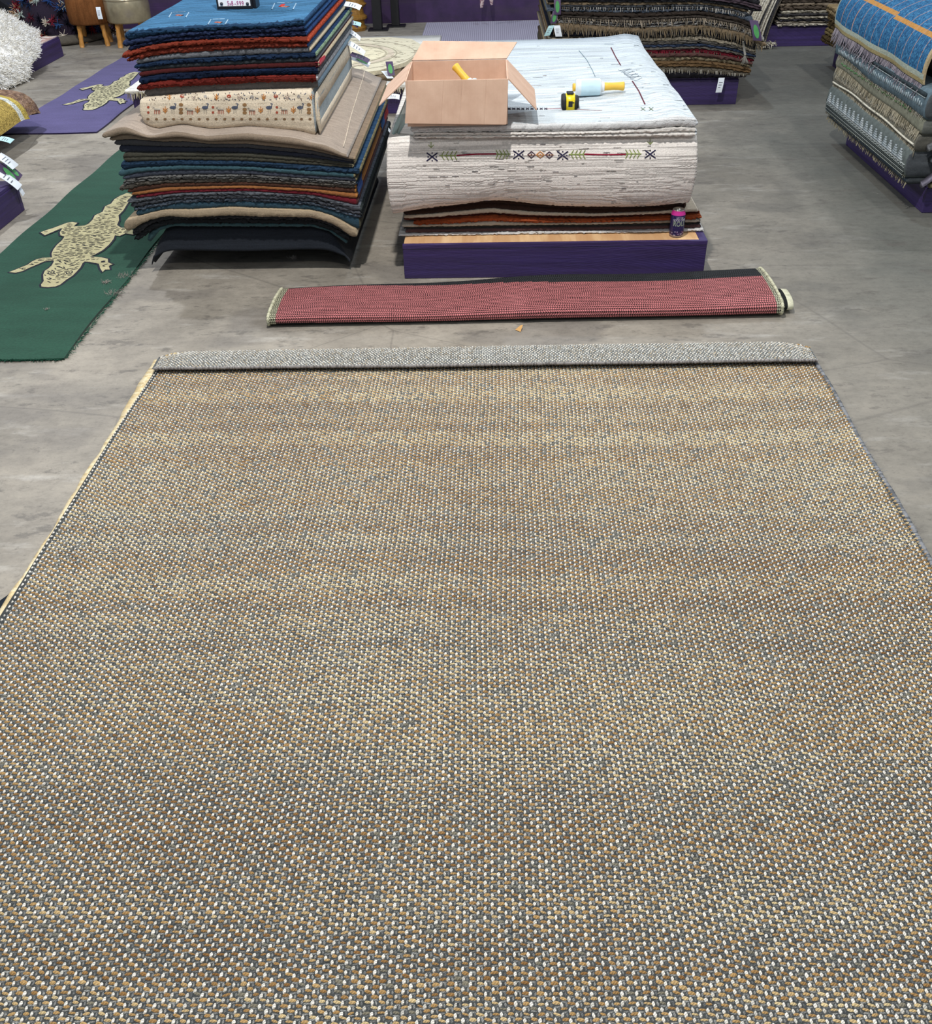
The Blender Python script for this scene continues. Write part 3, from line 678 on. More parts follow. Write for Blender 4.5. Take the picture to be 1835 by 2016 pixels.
# small woven figures on the blue top rug
bvb = bvh_of(pl_up[0]); b = MB()
for (x, y, s) in ((560, 12, 1), (353, 29, .8), (430, 43, .8)):
    stitch(b, bvb, [(x-6*s, y+1), (x+8*s, y+2)], .02*s, 'b06a58', .0015)
    for dx in (-22, 20): stitch(b, bvb, [(x+dx*s-3, y+7*s), (x+dx*s+3, y-5*s)], .004, 'a9c6dc', .0015)
    stitch(b, bvb, [(x-14*s, y-6*s), (x+16*s, y-7*s)], .003, '8fb3d0', .0015)
stitch(b, bvb, [(552, 14), (558, 9)], .02, 'c23a36', .0016)
merge_into(pl_up[0], b)
b = MB()   # red corner of the oxblood rug
zz0, zz1 = float(B_up[9](np.array([R_up[8][1]]))[0]), float(B_up[8](np.array([R_up[8][1]]))[0])
xx = R_up[8][1]+.0235
b.grid([[(xx-.02, YU-.012, zz0), (xx, YU-.010, zz0+.004), (xx, YU-.010, zz1-.004), (xx-.02, YU-.012, zz1)], [(xx-.001, YU+.14, zz0), (xx+.002, YU+.14, zz0+.004), (xx+.002, YU+.14, zz1-.004), (xx-.001, YU+.14, zz1)]], '8e1a2c'); merge_into(pl_up[8], b)

# ---- ivory pile in the centre ------------------------------------------------
c6 = lambda x, y: (740+x/2.78, 240+y/2.78)
g3 = 'rugs in the ivory pile on the long purple platform'
Iv = M_ivory
rowsC = [
 ('folded_rug', 'pale blue white ribbed rug spread on top of the ivory pile', Iv, [(190,42),(400,38),(700,34),(900,32),(1200,26),(1500,14),(1660,-6),(1760,8)], 'cbcccd', 'c6ccd2', 'cbd4da', dict(bulge=.012, rough=.002, dy=.0, step=.010)),  # cool light put into the colour: top and end bluer than the front
 ('folded_rug', 'ivory ribbed rug folded beneath the pale blue white top rug', Iv, [(205,74),(400,72),(700,72),(900,72),(1200,66),(1500,58),(1755,48)], 'dcd7d1', 'c6ccd2', 'dcd7d1', dict(bulge=.016, rough=.002, dy=.0, lips=2)),
]
# ivory rug whose front hangs down with an embroidered band
plC, B_C, R_C = pile(g3, 4.12, rowsC, lambda X: np.interp(X, *[(lambda q: (q[:, 0], q[:, 2]))(np.array([PY(*c6(*p), 4.10) for p in [(45,100),(150,96),(400,94),(1000,90),(1755,84)]]))][0]), 6.02, c6, .06, 0, 1)
ztD = lambda x: np.minimum(B_C[2](x)-.001, .62)
zbD, _, _ = pxcurve([c6(*p) for p in [(90,498),(200,480),(380,458),(600,428),(680,430),(900,458),(1150,466),(1500,455),(1770,440)]], 4.13, .05)
def swayD(x): return -.025*math.exp(-((x+.02)/.18)**2)+.012*sin(5*x)
xa, xb = PY(*c6(55, 200), 4.1)[0], PY(*c6(1765, 200), 4.1)[0]
drape = slab('draped_rug', Iv, xa, xb, 4.135, 6.04, ztD, zbD, 'e2dcd6', 'd6d2cd', 'e2ded8', bulge=.022, rough=.001, ysway=None, step=.009)
tag(drape, 'ivory ribbed rug hanging down in front with an embroidered band of crosses and arrows', 'rug', g3)
# give the hanging face its soft folds: belly that leans out to the bottom
me = drape.data
for v in me.vertices:
    if v.co.y < 4.2:
        zt = .585; f = min(1, max(0, (zt-v.co.z)/.28)); w = max(0, 1-(v.co.y-4.11)/.09)
        v.co.y += w*(.02*sin(6.2*v.co.x+.8)*f-.022*math.exp(-((v.co.x+.02)/.15)**2)*f-.018*sin(pi*min(1, f))+.006*sin(17*v.co.x)*f)
        v.co.x += (-.0)*f
rowsB = [
 ('folded_rug', 'black brown shaded rug right under the hanging ivory rug', W, [(150,508),(300,500),(560,468),(640,463),(740,474),(900,488),(1200,500),(1500,490),(1770,472)], '2a1d18', '5a4a40', '2a1d18', dict(bulge=.008, lips=2)),
 ('folded_rug', 'thin cream rug above the rust orange rug in the centre pile', W, [(150,530),(300,524),(560,504),(640,497),(740,508),(900,516),(1200,520),(1500,508),(1770,494)], 'b0a594', 'cfc6b6', 'b0a594', dict(bulge=.009)),
 ('folded_rug', 'dark mahogany rug behind the rust orange rug edge', W, [(150,548),(300,540),(560,520),(640,512),(740,522),(900,530),(1200,534),(1500,522),(1780,506)], '4a1f14', '6b2f1c', '4a1f14', dict(bulge=.004, dy=.01)),
 ('folded_rug', 'rust orange rug with a hump, behind the drink can', Rb, [(205,556),(400,548),(560,530),(640,521),(740,538),(900,546),(1200,545),(1500,536),(1785,520)], '8f4526', '9a4c2a', '8f4526', dict(bulge=.016, rough=.003, dy=-.008)),
 ('folded_rug', 'pale ash rug below the rust orange rug', W, [(140,577),(400,574),(700,568),(900,565),(1200,562),(1500,556),(1780,548)], '9b968c', '77736c', '9b968c', dict(bulge=.012)),
 ('folded_rug', 'charcoal rug above the maroon rug in the centre pile', W, [(150,592),(400,588),(900,580),(1200,578),(1500,572),(1782,566)], '2c2c2c', '20201f', '2c2c2c', dict(bulge=.006, dy=.008)),
 ('folded_rug', 'maroon brown rug second from the platform in the centre pile', W, [(160,606),(400,606),(900,598),(1200,594),(1500,588),(1785,578)], '4b3534', '3a2826', '4b3534', dict(bulge=.010)),
 ('folded_rug', 'white ribbed rug at the bottom of the centre pile', Iv, [(125,636),(400,634),(900,622),(1200,616),(1500,606),(1790,594)], 'cfcdca', 'd6d4d0', 'cfcdca', dict(bulge=.014, rough=.002, dy=-.01)),
]
CB = []
for r in rowsB:
    f, a, c = pxcurve([c6(*p) for p in r[3]], 4.165, .03); CB.append((f, a, c))
Bd = mk_bounds([q[0] for q in CB], .1585)
X_ = np.linspace(-4, 4, 3000); Bd[0] = (lambda x, z=np.minimum(zbD(X_)-.0005, Bd[0](X_)+.02): np.interp(x, X_, z))
for i, r in enumerate(rowsB):
    kw = dict(r[7]); dy = kw.pop('dy', 0); a, c = CB[i][1], CB[i][2]
    o = slab(r[0], r[2], a, (min(c, .93) if i else xb-.012)+(.012 if i == 7 else 0), 4.19+dy, 5.95, Bd[i], (lambda x, g=Bd[i+1]: g(x)+.0005), r[4], r[5], r[6], **kw); tag(o, r[1], 'rug', g3)
# embroidered band -------------------------------------------------------------
bvd = bvh_of(drape); b = MB(); NV, GR, RD_, OG = '2e2c4a', '8d9a5c', '8a2238', 'c48a55'
c9 = lambda x, y: (830+x/3.745, 280+y/3.745)
def L9(pts, w, c): stitch(b, bvd, [c9(*p) for p in pts], w, c, .0014)
def cross(x, y, s=40):
    L9([(x-s, y-s*.75), (x+s, y+s*.75)], .0055, NV); L9([(x-s, y+s*.75), (x+s, y-s*.75)], .0055, NV)
    for dx, dy in ((0, -28), (0, 28), (-30, 0), (30, 0)): L9([(x+dx-4, y+dy), (x+dx+5, y+dy)], .006, NV)
cross(78, 108); cross(716, 92); cross(1040, 97); cross(1685, 88)
def diamond(x, y, c, s=28): L9([(x-s, y), (x, y-s*.85), (x+s, y), (x, y+s*.85), (x-s, y)], .0045, c); L9([(x-5, y), (x+6, y)], .008, c)
diamond(810, 92, '4a3446'); diamond(875, 92, OG); diamond(942, 94, '4a3446'); L9([(780, 94), (975, 94)], .002, OG)
def arrow(x0, x1, y, dirn):
    L9([(x0, y), (x1, y)], .0045, GR)
    for k in range(4):
        x = x0+(x1-x0)*(k+.6)/4; L9([(x, y), (x+dirn*18, y-32)], .004, GR); L9([(x, y), (x+dirn*18, y+34)], .004, GR)
arrow(130, 255, 98, 1); arrow(550, 655, 88, -1); arrow(1085, 1200, 90, 1); arrow(1505, 1620, 86, -1)
L9([(258, 98), (400, 88), (550, 86)], .006, RD_); L9([(1200, 88), (1300, 92), (1400, 92), (1505, 90)], .006, RD_)
for x, y in ((70, 20), (1685, -4)): L9([(x, y-22), (x, y+22)], .003, GR); L9([(x, y+20), (x-20, y)], .003, GR); L9([(x, y+20), (x+20, y)], .003, GR)
for i in range(70):
    x, y = r_.uniform(0, 1700), r_.uniform(-10, 480); L9([(x, y), (x+r_.uniform(12, 70), y+r_.uniform(-2, 2))], .0018, r_.choice(('8f8a88', '9a948e', '7c787a')))
merge_into(drape, b)
# marks on the top rug
top = plC[0]; me = top.data
for v in me.vertices:      # broad soft swells of the spread rug
    if v.co.y > 4.2 and v.co.z > .62:
        f = min(1, (v.co.y-4.2)/.3); d = min(1, (6.0-v.co.y)/.2)
        v.co.z += f*max(0, d)*(.010*sin(4*v.co.x+2.3*v.co.y)+.006*sin(11*v.co.y+3*v.co.x)-.022*max(0, (v.co.x-.72)/.16)**2)
bvt = bvh_of(top); b = MB()
def T(pts, w, c): stitch(b, bvt, pts, w, c, .0014)
T([(1203, 94), (1212, 112), (1222, 129)], .006, '6a3a46'); T([(1245, 160), (1258, 180), (1270, 206)], .006, '6a3a46')
T([(1140, 100), (1155, 118), (1166, 138), (1172, 152)], .003, '8296a0')
for k in range(9): T([(1218+k*3, 137+k*2.2), (1240+k*3.2, 134+k*2.4)], .003  , '8a959e') if k % 2 else T([(1217+k*3, 138+k*2.2), (1228+k*3, 142+k*2.2), (1240+k*3, 136+k*2.2)], .002, '8a959e')
for x in range(1000, 1075, 9): T([(x, 216), (x+5, 213)], .0045, '4a4652'); T([(x, 213), (x+5, 216)], .0045, '4a4652')
T([(1075, 215), (1105, 214)], .003, '9a6a70'); T([(1135, 216), (1185, 218)], .003, '9a8080')
for x in (1262, 1278): T([(x, 212), (x+8, 218)], .003, '7a8a70'); T([(x+8, 212), (x, 218)], .003, '7f8a84')
T([(1190, 87), (1208, 87)], .003, '8296a0')
for i in range(36):
    x, y = r_.uniform(1010, 1350), r_.uniform(90, 240); T([(x, y), (x+r_.uniform(4, 22), y-r_.uniform(-.3, .6))], .0022, r_.choice(('a9b4bb', 'a4acb2', 'b4b2b0')))
merge_into(top, b)

# ---- tall fringed pile behind -------------------------------------------------
c7 = lambda x, y: (1040+x/3.823, y/3.823)
g4 = 'fringed flatweave rugs in the tall pile behind the ivory rugs'
FR = [  # label, left y, mid y(820), y(1300), right x, right y, colour, fringe?
 ('midnight rug at the top of the fringed pile, cut by the picture edge', -120, -115, -110, 1700, -60, '2b2c33', None, None),
 ('dusty brown rug second in the fringed pile', -90, -88, -84, 1720, -20, '6d5f50', None, None),
 ('grey black rug third in the fringed pile', -60, -58, -54, 1740, 20, '35353a', None, None),
 ('plum striped rug high in the fringed pile', -30, -24, -22, 1750, 60, '4b4048', None, None),
 ('dark speckled rug above the tan edged rug', 0, 6, 2, 1755, 100, '3a3b40', None, None),
 ('thin tan edged rug over the short white fringe', 26, 28, 22, 1660, 90, '8d7c64', None, None),
 ('rug with short scruffy white fringe in the fringed pile', 50, 55, 45, 1655, 105, '4d5157', ('b5b3ae', .018), None),
 ('slate blue rug under the scruffy white fringe', 75, 85, 72, 1690, 150, '56606e', None, None),
 ('coffee rug above the rug with loopy fringe', 95, 108, 92, 1730, 215, '3c342f', None, None),
 ('rug with loopy knotted fringe across the front', 125, 150, 125, 1745, 250, '453f3a', ('9c9080', .032), None),
 ('black rug with two white border stripes', 145, 190, 165, 1770, 300, 'a9a8a6', None, None),
 ('rug with the longest tan fringe in the fringed pile', 180, 225, 200, 1785, 345, '7d6d58', ('85765f', .045), None),
 ('indigo black rug just below the longest tan fringe', 262, 262, 232, 1715, 355, '262a38', None, None),
 ('black and cream flecked rug in the fringed pile', 275, 280, 262, 1715, 375, '4c4a46', None, None),
 ('cream edged rug with a wavy lip', 292, 305, 285, 1712, 392, 'a79e8c', None, None),
 ('grey striped rug below the cream wavy lip', 308, 325, 312, 1710, 405, '5f5c58', None, None),
 ('steel blue rug above the red fringed rug', 330, 348, 334, 1712, 425, '3f4c66', None, None),
 ('taupe rug just above the red fringed rug', 350, 368, 356, 1705, 440, '6b6660', None, None),
 ('rug with red fringe low in the fringed pile', 372, 392, 378, 1700, 462, '6e2430', ('8e2c3c', .012), None),
 ('rosewood brown rug under the red fringe', 395, 418, 410, 1690, 478, '5c4340', None, None),
 ('beige rug near the bottom of the fringed pile', 420, 446, 438, 1690, 500, '958a72', None, None),
 ('shaggy hazel brown rug near the bottom of the fringed pile', 445, 478, 474, 1672, 530, '6d573e', None, None),
 ('rug with white tasselled edge resting at the bottom of the fringed pile', 480, 515, 520, 1665, 565, '6d675c', ('b3afa4', .022), None),
 ('black rug lying directly on the platform of the fringed pile', 520, 556, 560, 1630, 592, '1c1b20', None, None),
]
YB = 7.20; curves = []; ext = []
for f in FR:
    pts = [c7(170, f[1]), c7(820, f[2]), c7(1300, f[3]), c7(f[4]-160, f[3]+(f[5]-f[3])*.42), c7(f[4], f[5])]
    cf, a, c = pxcurve(pts, YB, .07); curves.append(cf); ext.append((a, c))
Bf = mk_bounds(curves, .186)
NXs = .013
for i, f in enumerate(FR):
    dy = float(rng.uniform(-.02, .02)) - (.03 if f[7] and f[7][1] > .03 else 0)
    x0 = .40+float(rng.uniform(-.04, .03)); x1 = ext[i][1]
    o = slab('flatweave_rug', M_flat if i % 2 else M_rib, x0, x1, YB+dy, 8.7, Bf[i], (lambda x, g=Bf[i+1]: g(x)+.0008), f[6], f[6], f[6], lips=1 if i % 3 else 2, bulge=.012, rough=.004, step=NXs, csl=('6d5c44', '8a8068', '5a4a3a', '4d4a3c')[i % 4])
    tag(o, f[0], 'rug', g4)
    if f[7]:
        xs = np.linspace(x0+.02, x1-.02, 40); zm = (Bf[i](xs)+Bf[i+1](xs))/2
        fringe('fringe', o, [(x, YB+dy-.012, z) for x, z in zip(xs, zm)], (0, -.35, -1), f[7][1], .011 if f[7][1] < .03 else .009, .0034, f[7][0], c2='6f675a', sag=.004, curl=.35 if 'loopy' in f[0] else .15)
    if 'two white' in f[0]:
        b = MB(); xs = np.linspace(x0+.01, x1-.02, 60); zt, zb = Bf[i](xs), Bf[i+1](xs)
        for q in (.5,): b.grid([[(x, YB+dy-.0135, zb[k]+(zt[k]-zb[k])*(q-.16)), (x, YB+dy-.0135, zb[k]+(zt[k]-zb[k])*(q+.16))] for k, x in enumerate(xs)], '1d1d22')
        merge_into(o, b)

# ---- pile with the blue grid rug at the right edge -----------------------------
g5 = 'rugs in the pile at the right edge'
XF = 2.085
def zc(v): return lambda x, v=v: v+.012*np.sin(2.4*np.asarray(x)+v*9)+.006*np.sin(7*np.asarray(x))
RS = [('slate blue flatweave with white woven spikes, right under the blue grid rug', .592, .475, '5a6b74', ('9a958a', .02), 0, 'spikes'),
      ('grey rug with a green woven line and dense cream fringe', .475, .405, '7c7d6e', ('a9a28e', .045), .005, 'green'),
      ('grey rug with white corded hem, third below the blue grid rug', .405, .318, '6e6c62', ('a8a190', .03), .004, 'cord'),
      ('large grey rug with a row of pale woven triangles', .318, .175, '5d6462', ('8c8a78', .012), -.012, 'tri'),
      ('dark lowest rug of the right edge pile with ragged cream fringe', .175, .141, '3f4850', ('a39b82', .022), .005, None)]
right_objs = []
for i, (lab, zt, zb, c, fr, dx, pat) in enumerate(RS):
    ztf, zbf = zc(zt), zc(zb)
    if i == len(RS)-1: zbf = lambda x: np.full_like(np.asarray(x, float), .1415)
    o = slab('flatweave_rug', M_flat, -6.28+.02*i, -4.80-.012*i, XF+dx, 3.1, ztf, (lambda x, g=zbf: g(x)+.0008), c, ('4c5154', '5c5e5a', '55544e', '4a4e52', '3c4043')[i], c, bulge=.020 if zt-zb > .08 else .012, rough=.0015, step=.012, face='left', csl='4a4a48', endr=.014)
    tag(o, lab, 'rug', g5); right_objs.append(o)
    ys = np.linspace(4.84, 6.22, 30); zz = zbf(-ys)
    fringe('fringe', o, [(XF+dx-.014, y, z+.012) for y, z in zip(ys, zz)], (-.25, 0, -1), fr[1], .008 if fr[1] > .025 else .013, .0026, fr[0], c2='7f7866', sag=.002)
    b = MB(); xf = XF+dx-.021 if zt-zb > .08 else XF+dx-.0135
    if pat == 'tri':
        n = 17
        for k in range(n):
            y0 = 4.90+k*(1.30/n); z0 = .243; w = 1.30/n
            for q in range(5): # stepped weave triangle
                hw = w*.42*(1-q/5); zq = z0+q*.0105; xo = xf+.003*abs(zq-.246)/.07
                b.box(xf-.0035+xo*0, xf+.0045, y0+w/2-hw, y0+w/2+hw, zq, zq+.0105, ('a9b1b4', '98a2a6')[k % 2])
        for zq, cc, h in ((.236, 'b4b9b8', .003), (.222, '8a908c', .002), (.213, '454c4c', .003), (.204, '8a908c', .002), (.196, '474d4d', .003), (.188, '858b85', .002)): b.box(xf-.002, xf+.006, 4.86, 6.2, zq, zq+h, cc)
        for k in range(60): y = 4.88+k*.0222; b.box(xf-.003, xf+.004, y, y+.008, .226+.004*(k % 2), .231+.004*(k % 2), '949c9c')
    if pat == 'spikes':
        for k in range(52):
            y = 4.86+k*.0262; h = .018+.012*((k*7) % 5)/5; b.box(xf-.002, xf+.006, y, y+.007, .51, .51+h, '9aa8ae')
        b.box(xf-.002, xf+.006, 4.84, 6.2, .553, .556, '8d9799'); b.box(xf-.001, xf+.006, 4.84, 6.2, .558, .575, '333d42')
    if pat == 'green':
        for k in range(34): y = 5.0+k*.034; b.box(xf-.002, xf+.004, y, y+.022, .455+.004*(k % 2), .461+.004*(k % 2), '5f8a5c')
    if pat == 'cord':
        b.tube([(xf-.001+.001*sin(9*y), y, .345+.012*sin(2.4*-y+2.8)+.003*sin(11*y)) for y in np.linspace(4.84, 6.2, 60)], .005, 'c9c4b4', 6)
        for k in range(60): y = 4.86+k*.0222; b.box(xf-.002, xf+.004, y, y+.007, .368, .368+.010+.006*(k % 3), '908a7c')
    if b.v: merge_into(o, b)
# blue grid rug draped over the top
prof = [(2.075, .600), (2.068, .63), (2.067, .68), (2.076, .73), (2.10, .78), (2.15, .825), (2.23, .86), (2.36, .885), (2.6, .90), (3.1, .905)]
s_ = [0]
for p, q in zip(prof[:-1], prof[1:]): s_.append(s_[-1]+math.hypot(p[0]-q[0], p[1]-q[1]))
T_ = np.linspace(0, s_[-1], 150); px_ = np.interp(T_, s_, [p[0] for p in prof]); pz_ = np.interp(T_, s_, [p[1] for p in prof])
px_, pz_ = smoothed(T_, px_, .03), smoothed(T_, pz_, .03)
Ys = np.linspace(4.93, 6.42, 260); b = MB()
def bcol(i, j):
    t = T_[j]; y = Ys[i]
    if t < .018: return '9c8f68'
    if t < .042: return '9fa79a'
    if y < 4.955: return 'a89778'
    if y > 6.40: return '8a9490'
    for k in range(12):
        if abs(y-(5.03+k*.112)) < .0035: return 'a17f72'
    st = .19 if int((y-4.95)/.62) % 2 == 0 else .206
    if st < t < st+.024: return 'a97c46'
    if st+.25 < t < st+.274: return 'a97c46'
    return ('2a567c', '31628a', '234a6e', '3d7499')[int(rng.integers(4))]
wav = lambda y: .010*sin(5*y)+.006*sin(13*y)
P = [[(px_[j]+wav(y)*max(0, 1-T_[j]/.25), y+(.0)*T_[j], pz_[j]+.015*(y-5.6)*max(0, 1-T_[j]/.4)) for j in range(150)] for y in Ys]
P = np.array(P); b.grid(P[:, ::-1], lambda i, j: bcol(i, 148-j))
P2 = P.copy(); P2[..., 0] += .011; P2[..., 2] -= .009*np.clip(T_/.1, 0, 1)[None, :]
b.grid(P2, '8f6a4a'); b.grid(np.stack([P[0], P2[0]], 0), 'a89778'); b.grid(np.stack([P[-1], P2[-1]], 0)[:, ::-1], 'a89778'); b.grid(np.stack([P[:, 0], P2[:, 0]], 0)[:, ::-1], '9c8f68')
blue = b.build('grid_rug', wool('knotted_blue_pile', .22, (30, 60, 60), 0, 120, .6)); tag(blue, 'blue rug with thin pink lines and an orange band draped over the right pile', 'rug', g5)
fringe('fringe', blue, [(2.072+wav(y), y, .603+.015*(y-5.6)) for y in np.linspace(4.94, 6.4, 30)], (-.18, 0, -1), .062, .0078, .0034, '8f8890', c2='6d6872', curl=.2)
core = MB(); core.box(2.16, 3.1, 4.98, 6.3, .62, .80, '4a3a30'); core = core.build('folded_rug', M_wool, None, True, .03); tag(core, 'dark brown folded bulk hidden beneath the blue grid rug', 'rug', g5)
slab_red = slab('shag_rug', M_wool, 2.17, 3.0, 4.90, 4.985, (lambda x: np.full_like(x, .66)), (lambda x: np.full_like(x, .60)), 'a8583f', 'a8583f', '8c4a3c', bulge=.02, rough=.004); tag(slab_red, 'rusty red shaggy rug end at the right picture edge below the blue grid rug', 'rug', g5)
# curled front ends of that pile
def curl(label, x0, z0, z1, w, c, c2, y=4.815, par=4):
    b = MB(); P = []
    for t in np.linspace(0, 1, 14):
        x = x0+.30*(1-(1-t)**2); z = z0+(z1-z0)*sin(t*pi/2)**.8; P.append([(x-.0, yy, z+dz) for yy, dz in ((y, -w/2), (y-.012, -w*.3), (y-.016, 0), (y-.012, w*.3), (y, w/2), (y+.03, w/2), (y+.03, -w/2))])
    b.grid(P, lambda i, j: c if rng.random() < .7 else c2, cv=True); b.f.append(tuple(range(7))); b.c.append(lin(c)); b.build('curled_end', M_flat, right_objs[par])
curl('lavender grey curled rug end lowest at the front of the right edge pile', 2.135, .155, .36, .026, '7a7684', '5d5a66', 4.79, 4)
curl('olive cream curled rug end beside the lavender grey one', 2.175, .152, .33, .022, '7f795e', '5f5a48', 4.785, 4)
curl('grey curled rug end at mid height of the right edge pile', 2.12, .33, .46, .026, '6e7072', '55575a', 4.79, 2)
curl('', 2.15, .27, .42, .022, '4f5558', '3c4144', 4.80, 3)
curl('', 2.19, .24, .38, .022, '6a6d70', '4c4f52', 4.795, 3)
curl('', 2.17, .40, .52, .022, '5d6264', '3c4144', 4.80, 1)
curl('pale lilac curled rug end under the rusty shag', 2.12, .44, .60, .024, '8d8c94', '6e6d74', 4.79, 0)

# ---- brown pile behind the blue grid rug, and the cream and black pile beyond --
for i, (zb, zt, c, lab) in enumerate(((.405, .47, '8a7758', 'topmost'), (.35, .403, '6b5a3e', 'second from the top'), (.30, .348, '54472f', 'third from the top'), (.25, .298, '7d6d48', 'fourth from the top'), (.202, .248, '4e4028', 'lowest'))):
    o = slab('folded_rug', M_rib, -8.42, -7.5, 2.66+.02*(i % 2)+(.03 if i == 2 else 0), 3.7, zc(zt-.012), (lambda x, g=zc(zb-.012): g(x)+.001 if True else 0), c, c, c, lips=2, bulge=.016, rough=.004, step=.015, face='left')
    if i == 4: pass
    tag(o, 'brown ribbed rug behind the blue grid rug, '+lab+' of its pile', 'rug', 'brown rugs behind the blue grid rug')
c8 = lambda x, y: (1480+x/4.583, y/4.583)
FR2 = [('dark taupe rug at the top of the cream and black pile', -60, '4f4a44'), ('ash brown rug second in the cream and black pile', -28, '6f675c'), ('umber rug third in the cream and black pile', 5, '4d443c'), ('warm taupe rug fourth in the cream and black pile', 36, '7a6d5e'),
       ('dark brown rug above the first white rug in the back right pile', 68, '54493f'), ('white wool rug highest of the white ones in the back right pile', 98, 'd4ccba'), ('black flecked rug under the highest white one', 128, '3c3a3c'), ('off white rug in the middle of the back right pile', 150, 'bdb4a2'), ('black and grey loop rug in the back right pile', 172, '45434a'), ('grey beige rug above the lowest white rug', 194, '9a9184'), ('white rug lowest in the back right pile', 216, 'dad2c2')]
cv = []
for l, y, c in FR2: f, a, e = pxcurve([c8(285, y+8), c8(420, y), c8(840, y)], 9.3, .05); cv.append(f)
Bq = mk_bounds(cv, .166)
for i, (l, y, c) in enumerate(FR2):
    o = slab('wool_rug', M_rib, 2.50+.01*(i % 3), 3.7, 9.28+float(rng.uniform(-.015, .015)), 10.3, Bq[i], (lambda x, g=Bq[i+1]: g(x)+.001), c, c, c, bulge=.014, rough=.006, step=.018, endr=.02); tag(o, l, 'rug', 'rugs in the cream and black pile far right')
# long stripy rug thrown over its left side down to the floor
b = MB(); P = []
for i, u in enumerate(np.linspace(0, 1, 60)):
    row = []
    for t in np.linspace(0, 1, 16):
        z = .46*(1-t)**1.2+.02; x = 2.52-.12*sin(t*pi/2)-.16*u*(.4+.6*t); y = 9.26+.55*u+.02*sin(u*75)*(.4+t)
        row.append((x+.008*cos(u*75), y, z))
    P.append(row)
cs_ = [('cfc7b4', '8c867c', 'd8d0be', '3a393c')[int(rng.integers(4))] for _ in range(60)]
b.grid(P, lambda i, j: cs_[i]); P2 = np.array(P); P2[..., 0] += .02; P2[..., 1] += .01; b.grid(P2[:, ::-1], '8c867c')
st = b.build('striped_rug', M_rib); tag(st, 'cream and charcoal stripy shag rug hanging over the left side of the far right pile', 'rug')
b = MB(); 
for k in range(140): strand_mesh(b, (2.40+.05*rng.normal(), 9.24+.03*rng.normal(), .04), (rng.normal(0, .5), -1+rng.normal(0, .4), rng.normal(0, .4)), .05, .004, ('d8d0be', '8c867c')[k % 2], n=3)
b.build('tassel', M_fringe, st)
# ================================================================ floor rugs with lizards
def inpoly(P, x, y):
    c = False; j = len(P)-1
    for i in range(len(P)):
        if (P[i][1] > y) != (P[j][1] > y) and x < (P[j][0]-P[i][0])*(y-P[i][1])/(P[j][1]-P[i][1]+1e-12)+P[i][0]: c = not c
        j = i
    return c
LZ = [(345,1280),(340,1262),(362,1235),(358,1180),(372,1148),(400,1130),(428,1105),(447,1070),(440,1062),(370,1070),(305,1098),(240,1125),(190,1150),(130,1165),(75,1160),(130,1138),(180,1118),(230,1098),(265,1072),(300,1055),(350,1042),(430,1038),(428,1005),(440,975),(470,935),(510,900),(535,865),(500,855),(495,830),(515,800),(480,808),(430,830),(372,855),(335,830),(390,810),(440,795),(500,772),(560,750),(600,745),(640,752),(610,782),(700,775),(735,758),(768,725),(785,690),(850,660),(870,615),(920,592),(945,558),(990,530),(1050,505),(1105,518),(1050,600),(1020,650),(980,690),(985,730),(968,770),(1000,792),(1040,795),(1110,815),(1100,850),(1040,838),(990,860),(950,855),(940,885),(900,935),(850,978),(790,1012),(745,1030),(840,1038),(892,1050),(895,1080),(932,1095),(900,1108),(908,1138),(870,1138),(850,1160),(830,1130),(818,1090),(740,1075),(700,1072),(684,1085),(665,1122),(630,1160),(600,1190),(550,1222),(500,1262),(460,1278),(400,1284)]
LZW = [PZ(x/4.2, 260+y/4.2, .012)[:2] for x, y in LZ]
